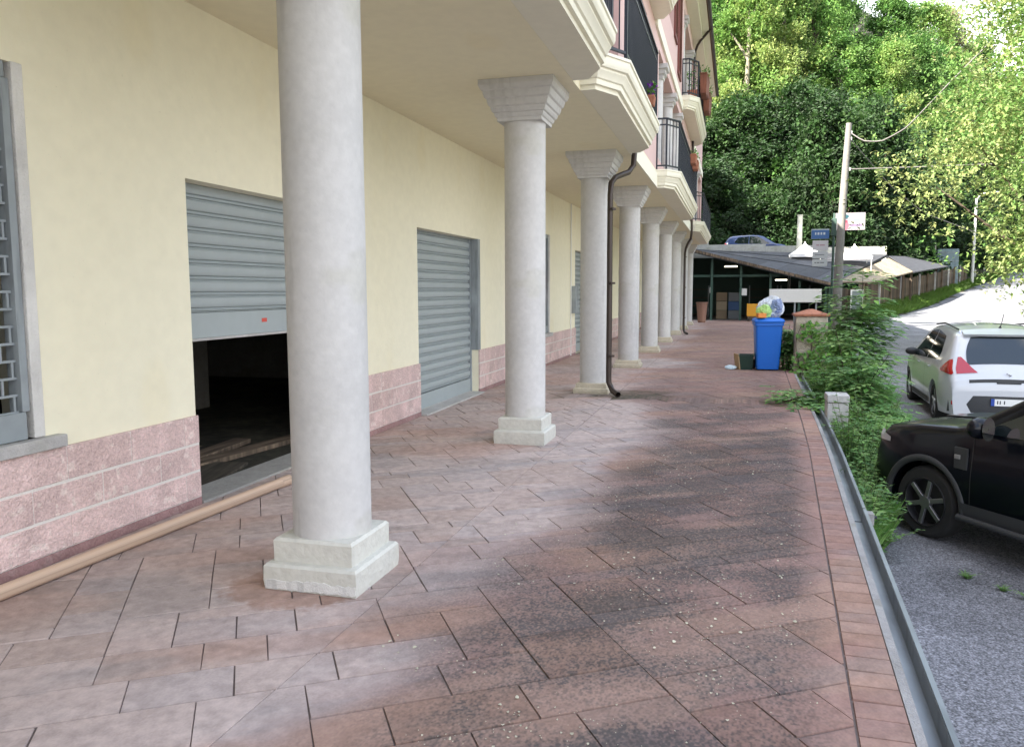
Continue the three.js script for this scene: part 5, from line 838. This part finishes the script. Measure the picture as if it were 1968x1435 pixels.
{ // signs beside the utility pole
  const cv = (w, h, fn) => { const c = document.createElement('canvas'); c.width = w; c.height = h; fn(c.getContext('2d')); const t = new THREE.CanvasTexture(c); t.colorSpace = THREE.SRGBColorSpace; return t; };
  const face = t => [0, 1, 2, 3, 4, 5].map(i => i === 4 ? M(0.55, 0.55, 0.55, 0.5, { map: t }) : MAT.white);
  const s = thing('sign_tower', 'stacked blue and white shop sign panels on a green post', 'sign', [3.92, 0, -37]);
  mesh(s, 'post', cyl(0.05, 0.05, 0.1, -0.4, 4.9, -0.08, 12), MAT.shopDark); mesh(s, 'post_box', boxUV(new RoundedBoxGeometry(0.2, 0.75, 0.16, 1, 0.02).translate(0.1, 4.3, -0.08)), MAT.shopDark);
  const blue = cv(128, 64, q => { q.fillStyle = '#3f74b8'; q.fillRect(0, 0, 128, 64); q.fillStyle = '#c9d6e2'; q.fillRect(0, 0, 128, 8); q.fillStyle = '#e4edf6'; for (const [x, w] of [[26, 10], [44, 14], [66, 12], [86, 14]]) q.fillRect(x, 22, w, 16); });
  mesh(s, 'blue_panel', new THREE.BoxGeometry(0.72, 0.42, 0.06).translate(-0.46, 4.02, 0), face(blue));
  const pan = (i, a) => cv(128, 96, q => { q.fillStyle = ['#e9e4ea', '#dfe2e6', '#e4e8ea'][i]; q.fillRect(0, 0, 128, 96); q.fillStyle = ['#c99aac', '#8f9098', '#6d7076'][i]; for (const [x, w] of a) q.fillRect(x, 40, w, 12); });
  [[3.53, 0.44, [[30, 24], [60, 40]]], [3.12, 0.32, [[20, 80]]], [2.78, 0.32, [[18, 16], [40, 22], [68, 34]]]].forEach(([y, h, a], i) => mesh(s, 'white_panel', new THREE.BoxGeometry(0.64 - 0.02 * i, h - 0.02, 0.05).translate(-0.44, y, 0), face(pan(i, a))));
  for (const y of [4.02, 3.5, 2.8]) mesh(s, 'bracket', box(-0.1, 0.07, y - 0.02, y + 0.02, -0.08, -0.04), MAT.steelDark);
  const b = thing('billboard', 'white and pink billboard right of the utility pole', 'sign', [4.78, 4.45, -38.5]);
  const bt = cv(256, 160, q => { q.fillStyle = '#b9b2ba'; q.fillRect(0, 0, 256, 160); q.fillStyle = '#b56f80'; q.beginPath(); q.ellipse(70, 118, 46, 50, 0, 0, 7); q.fill(); q.fillStyle = '#a8465e'; q.fillRect(60, 66, 44, 26); q.fillStyle = '#27606e'; q.beginPath(); q.ellipse(86, 34, 28, 18, 0, 0, 7); q.fill(); q.fillStyle = '#3c4058'; q.fillRect(20, 50, 84, 8); q.fillStyle = '#9a86a8'; q.fillRect(120, 104, 110, 24); q.fillStyle = '#86a8a0'; q.fillRect(150, 64, 60, 14); });
  mesh(b, 'panel', new THREE.BoxGeometry(1.22, 0.76, 0.06).translate(0.06, 0.19, 0), face(bt)); mesh(b, 'post', cyl(0.04, 0.04, -0.3, -4.6, 0.3, -0.08, 10), MAT.steelDark);
}
{ // utility pole with cables into the trees on the right
  const p = thing('utility_pole', 'leaning concrete utility pole beside the shop signs', 'pole', [4.2, 0, -36.6]); mesh(p, 'shaft', limb([[0, -0.6, 0], [0.02, 3, 0], [0.1, 6, 0], [0.2, 8.55, 0]], 0.2, 0.12, 14), M(0.22, 0.21, 0.195, 0.9, { map: stoneC })); for (const y of [8.1, 7.85, 6.6]) mesh(p, 'insulator', cyl(0.035, 0.05, 0.3, y, y + 0.12, 0.02, 10), MAT.white);
  const wire = (pts, r, lab) => tag(mesh(scene, 'overhead_cable', tube(pts, r, 40, 6), M(0.14, 0.13, 0.125, 0.7)), lab, 'cable', 'cables from the utility pole');
  wire([[4.48, 8.15, -36.6], [4.95, 7.75, -36.3], [5.6, 7.66, -36], [6.4, 8.05, -35.4], [7.8, 9.6, -34.5], [11, 13, -33]], 0.026, 'thick cable sagging from the top of the utility pole into the trees');
  wire([[4.48, 7.9, -36.6], [5.4, 7.05, -37.5], [6.6, 6.1, -39], [8.6, 5.2, -42], [12, 4.6, -47]], 0.02, 'thin cable slanting down from the utility pole');
  wire([[4.45, 6.66, -36.6], [6, 6.62, -36.4], [7.6, 6.58, -36.2], [11, 6.55, -36]], 0.022, 'level cable leaving the middle of the utility pole');
  const l = thing('lamp_post', 'slim white post at the far end of the fence', 'post', [19.9, parkY(-78), -78]); mesh(l, 'shaft', cyl(0.14, 0.09, 0, -0.5, 7.5, 0, 12), MAT.white); mesh(l, 'arm', tube([[0, 7.4, 0], [0.4, 7.9, 0], [1.3, 8.0, 0]], 0.05, 8, 8), MAT.white); mesh(l, 'lamp_head', new RoundedBoxGeometry(0.6, 0.1, 0.22, 1, 0.03).translate(1.5, 8.0, 0), MAT.frame);
  const k = thing('tank', 'blue grey metal tank standing behind the upper fence', 'tank', [16.6, 2.2, -73]); mesh(k, 'body', boxUV(new RoundedBoxGeometry(1.6, 3.0, 1.4, 1, 0.04).translate(0, 1.2, 0)), M(0.26, 0.36, 0.42, 0.6, { map: dirtC })); for (let q = 0; q < 4; q++) mesh(k, 'rib', box(-0.81, 0.81, 0.3 + q * 0.7, 0.36 + q * 0.7, 0.7, 0.725), MAT.frame); mesh(k, 'vent_pole', cyl(0.07, 0.07, -0.9, -0.5, 3.3, 0.3, 10), MAT.trim);
  for (const [x, z, lab] of [[22.3, -86.5, 'short white marker post where the road bends'], [24.0, -90, 'farther white marker post on the road edge']]) { const m = thing('marker_post', lab, 'post', [x, parkY(z) - 0.1, z], 0, 'road marker posts'); mesh(m, 'shaft', boxUV(new RoundedBoxGeometry(0.14, 1.2, 0.1, 1, 0.02).translate(0, 0.6, 0)), MAT.white); mesh(m, 'band', box(-0.073, 0.073, 0.85, 0.98, -0.053, 0.053), MAT.dark); }
}
{ // grass bank along the fence
  const bank = sheet((_, z) => [...Array(6)].map((q, i) => lerp(fenceX(Math.min(z, -44.4)) - 0.4, roadL(z) + 0.08, i / 5)), range(-43.5, -125, 1.2), (x, z) => ground(x, z) + 0.015);
  struct('grass_bank', bank, MAT.turf, 'grass bank between the fence and the road');
  const R = rng(88), L = new Leaves(); for (let k = 0; k < 14; k++) { const a = R() * 6.28, t = 0.3 + 0.6 * R(); L.leaf([(R() - 0.5) * 0.3, 0, (R() - 0.5) * 0.3], nrm([Math.cos(a) * t, 1, Math.sin(a) * t]), [Math.sin(a), 0.1, -Math.cos(a)], 0.2 + 0.2 * R(), 0.035, vary(R, [[0.10, 0.20, 0.03], [0.13, 0.22, 0.04]][k % 2], 0.2), 0.3); }
  const n = 3000, im = new THREE.InstancedMesh(L.geo(), weedMat, n), d = new THREE.Object3D();
  for (let i = 0; i < n; i++) { const z = -43.6 - Math.pow(R(), 1.3) * 55, x = lerp(fenceX(Math.min(z, -44.4)) + 0.1, roadL(z) - 0.05, R()); d.position.set(x, ground(x, z) + 0.01, z); d.rotation.y = R() * 6.28; const s = 0.6 + R() * 0.7; d.scale.set(s, s, s); d.updateMatrix(); im.setMatrixAt(i, d.matrix); }
  im.name = numbered('bank_grass'); scene.add(im); tag(im, 'long grass on the bank beside the road', 'grass', null, 'stuff');
}

// ---------------------------------------------------------------- wood on the hillside
{
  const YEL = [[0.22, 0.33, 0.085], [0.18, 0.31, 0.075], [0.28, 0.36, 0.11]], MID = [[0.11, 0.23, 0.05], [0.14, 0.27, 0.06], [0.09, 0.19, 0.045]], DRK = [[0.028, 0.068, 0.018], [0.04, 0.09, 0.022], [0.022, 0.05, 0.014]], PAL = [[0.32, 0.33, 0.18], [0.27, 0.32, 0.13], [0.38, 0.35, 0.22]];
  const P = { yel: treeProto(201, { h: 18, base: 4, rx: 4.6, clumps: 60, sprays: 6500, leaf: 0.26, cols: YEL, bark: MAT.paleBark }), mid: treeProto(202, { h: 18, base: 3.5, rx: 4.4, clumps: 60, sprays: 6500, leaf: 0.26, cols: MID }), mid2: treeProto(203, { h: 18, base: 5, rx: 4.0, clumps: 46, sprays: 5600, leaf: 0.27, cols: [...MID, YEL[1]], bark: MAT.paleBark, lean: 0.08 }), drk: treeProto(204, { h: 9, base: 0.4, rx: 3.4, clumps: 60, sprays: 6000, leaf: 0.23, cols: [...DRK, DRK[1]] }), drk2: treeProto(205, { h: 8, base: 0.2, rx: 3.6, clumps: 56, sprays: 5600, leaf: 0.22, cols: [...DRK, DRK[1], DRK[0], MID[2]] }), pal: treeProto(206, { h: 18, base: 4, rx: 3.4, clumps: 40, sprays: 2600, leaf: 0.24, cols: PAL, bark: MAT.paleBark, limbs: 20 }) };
  const R = rng(55);
  const put = (px, z, k, h, w, lab, name = 'hillside_tree', g = 'trees on the wooded hillside') => { const x = pxX(px, z), H = k.startsWith('drk') ? (k === 'drk' ? 9 : 8) : 18, y = Math.max(ground(x, z), x < 9.2 && z > -66 && z < -54 ? 3.7 : -9); const tr = plantTree(P[k], name, lab, name === 'dark_shrub' ? 'shrub' : 'tree', [x, y - 0.25, z], [w, h / H], R() * 6.28, g); (ranks[lab] ??= []).push([px, tr]); };
  const ranks = {};
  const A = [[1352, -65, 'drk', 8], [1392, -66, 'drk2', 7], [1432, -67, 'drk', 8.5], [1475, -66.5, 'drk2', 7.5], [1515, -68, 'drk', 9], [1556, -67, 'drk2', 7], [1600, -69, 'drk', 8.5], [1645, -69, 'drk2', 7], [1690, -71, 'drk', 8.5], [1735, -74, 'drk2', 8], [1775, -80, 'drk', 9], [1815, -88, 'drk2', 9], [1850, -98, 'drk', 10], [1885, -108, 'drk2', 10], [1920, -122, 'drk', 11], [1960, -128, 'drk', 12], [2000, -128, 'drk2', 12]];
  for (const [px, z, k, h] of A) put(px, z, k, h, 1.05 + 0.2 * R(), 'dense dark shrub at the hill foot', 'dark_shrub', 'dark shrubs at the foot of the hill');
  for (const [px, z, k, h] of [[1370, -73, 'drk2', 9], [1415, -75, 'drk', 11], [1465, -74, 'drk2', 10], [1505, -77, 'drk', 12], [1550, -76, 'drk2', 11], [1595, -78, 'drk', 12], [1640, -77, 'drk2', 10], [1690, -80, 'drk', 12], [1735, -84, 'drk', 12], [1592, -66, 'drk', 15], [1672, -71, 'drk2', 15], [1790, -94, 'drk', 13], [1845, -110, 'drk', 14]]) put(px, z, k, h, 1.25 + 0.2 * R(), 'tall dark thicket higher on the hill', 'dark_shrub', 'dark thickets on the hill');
  for (const [px, z, k, h, w] of [[1370, -84, 'mid', 19, 0.9], [1425, -80, 'yel', 19, 0.95], [1490, -83, 'yel', 20, 0.95], [1395, -92, 'yel', 20, 1], [1545, -86, 'mid', 20, 0.85], [1610, -84, 'mid2', 15, 0.9], [1650, -88, 'mid', 15, 0.9], [1695, -86, 'yel', 18, 0.8], [1735, -90, 'mid', 20, 0.95], [1790, -98, 'mid2', 21, 0.95], [1830, -104, 'pal', 23, 1.1], [1870, -112, 'yel', 22, 1.1], [1460, -96, 'mid', 21, 1.1], [1530, -98, 'yel', 22, 1], [1585, -100, 'mid', 16, 1], [1690, -102, 'mid', 19, 1.1], [1750, -108, 'yel', 21, 1.1], [1795, -112, 'pal', 24, 1.1], [1850, -122, 'mid', 25, 1.3], [1910, -126, 'yel', 26, 1.3], [1960, -130, 'mid', 27, 1.3], [2010, -126, 'mid2', 26, 1.3]]) put(px, z, k, h, w, { yel: 'sunlit yellow green tree on the wooded hill', mid: 'mid green tree on the wooded hill', mid2: 'slender leaning green tree on the wooded hill', pal: 'pale budding tree with bare branches on the wooded hill' }[k]);
  const ord = ['first', 'second', 'third', 'fourth', 'fifth', 'sixth', 'seventh', 'eighth', 'ninth', 'tenth', 'eleventh', 'twelfth', 'thirteenth', 'fourteenth', 'fifteenth', 'sixteenth', 'seventeenth'];
  for (const [lab, l] of Object.entries(ranks)) l.sort((a, b) => a[0] - b[0]).forEach(([, t], i) => { t.userData.label = lab + ', ' + (i === 0 ? 'leftmost' : i === l.length - 1 ? 'rightmost' : ord[i] + ' from the left') + ' of its kind'; });
  // trees beyond the building's far side, and along the far side of the road
  for (const [x, z, h, k, lab] of [[-15.5, -24.5, 30, 'mid', 'very tall green tree nearest the camera behind the building'], [-15.8, -29, 28, 'mid', 'tallest green tree behind the building beside its ridge'], [-17, -34.5, 27, 'mid2', 'tall leaning tree second along behind the building'], [-16, -39.5, 25, 'mid', 'tall green tree behind the middle of the apartment building'], [-10.5, -42.5, 25, 'mid', 'tall green tree at the far end of the apartment building'], [-20, -47, 26, 'mid2', 'leaning tree farthest behind the apartment building'], [-6.2, -45.5, 24, 'mid2', 'leaning tree between apartment building and shop'], [-13, -52, 24, 'mid', 'tall green tree behind the shop on the left']]) plantTree(P[k], 'yard_tree', lab, 'tree', [x, ground(x, z) - 0.2, z], [x > -8 ? 0.85 : 1.05, h / 18], R() * 6, 'trees behind the apartment building');
  for (const [x, z, h, k, lab] of [[32, -66, 18, 'mid', 'broad tree across the road below the near boughs'], [38, -78, 20, 'mid2', 'leaning tree farther up on the right of the road'], [32, -54, 17, 'mid', 'broad tree nearest the camera across the road'], [44, -92, 20, 'yel', 'yellow green tree at the top right of the road'], [19.5, -52, 26, 'yel', 'yellow green tree standing right of the road by the gravel yard'], [23.5, -59, 28, 'mid2', 'leaning tree right of the road above the gravel yard'], [46, -58, 18, 'mid2', 'leaning tree on the right beyond the gravel yard'], [50, -70, 19, 'mid', 'broad tree on the right slope beyond the road'], [58, -64, 19, 'yel', 'yellow green tree high on the right slope'], [60, -84, 20, 'mid', 'broad tree at the far right of the slope'], [66, -50, 19, 'mid', 'broad tree right of the gravel yard'], [68, -36, 18, 'mid2', 'leaning tree right of the gravel yard'], [70, -72, 20, 'mid2', 'leaning tree at the upper far right']]) plantTree(P[k], 'roadside_tree', lab, 'tree', [x, ground(x, z) - 0.2, z], [1.1, h / 18], R() * 6, 'trees across the road');
  // the near tree whose sunlit boughs hang into the right of the picture
  const big = treeProto(300, { h: 16, base: 2.8, rx: 6.6, clumps: 95, sprays: 30000, leaf: 0.12, cols: [[0.20, 0.30, 0.085], [0.16, 0.28, 0.07], [0.25, 0.31, 0.11]], trunk: 0.02, limbs: 22, per: 5 });
  plantTree(big, 'lime_tree', 'large sunlit tree hanging bright yellow green boughs in at the right', 'tree', [11.4, ground(11.4, -27) - 0.2, -27], [1, 1], 0.6);
}
renderer.render(scene, camera);
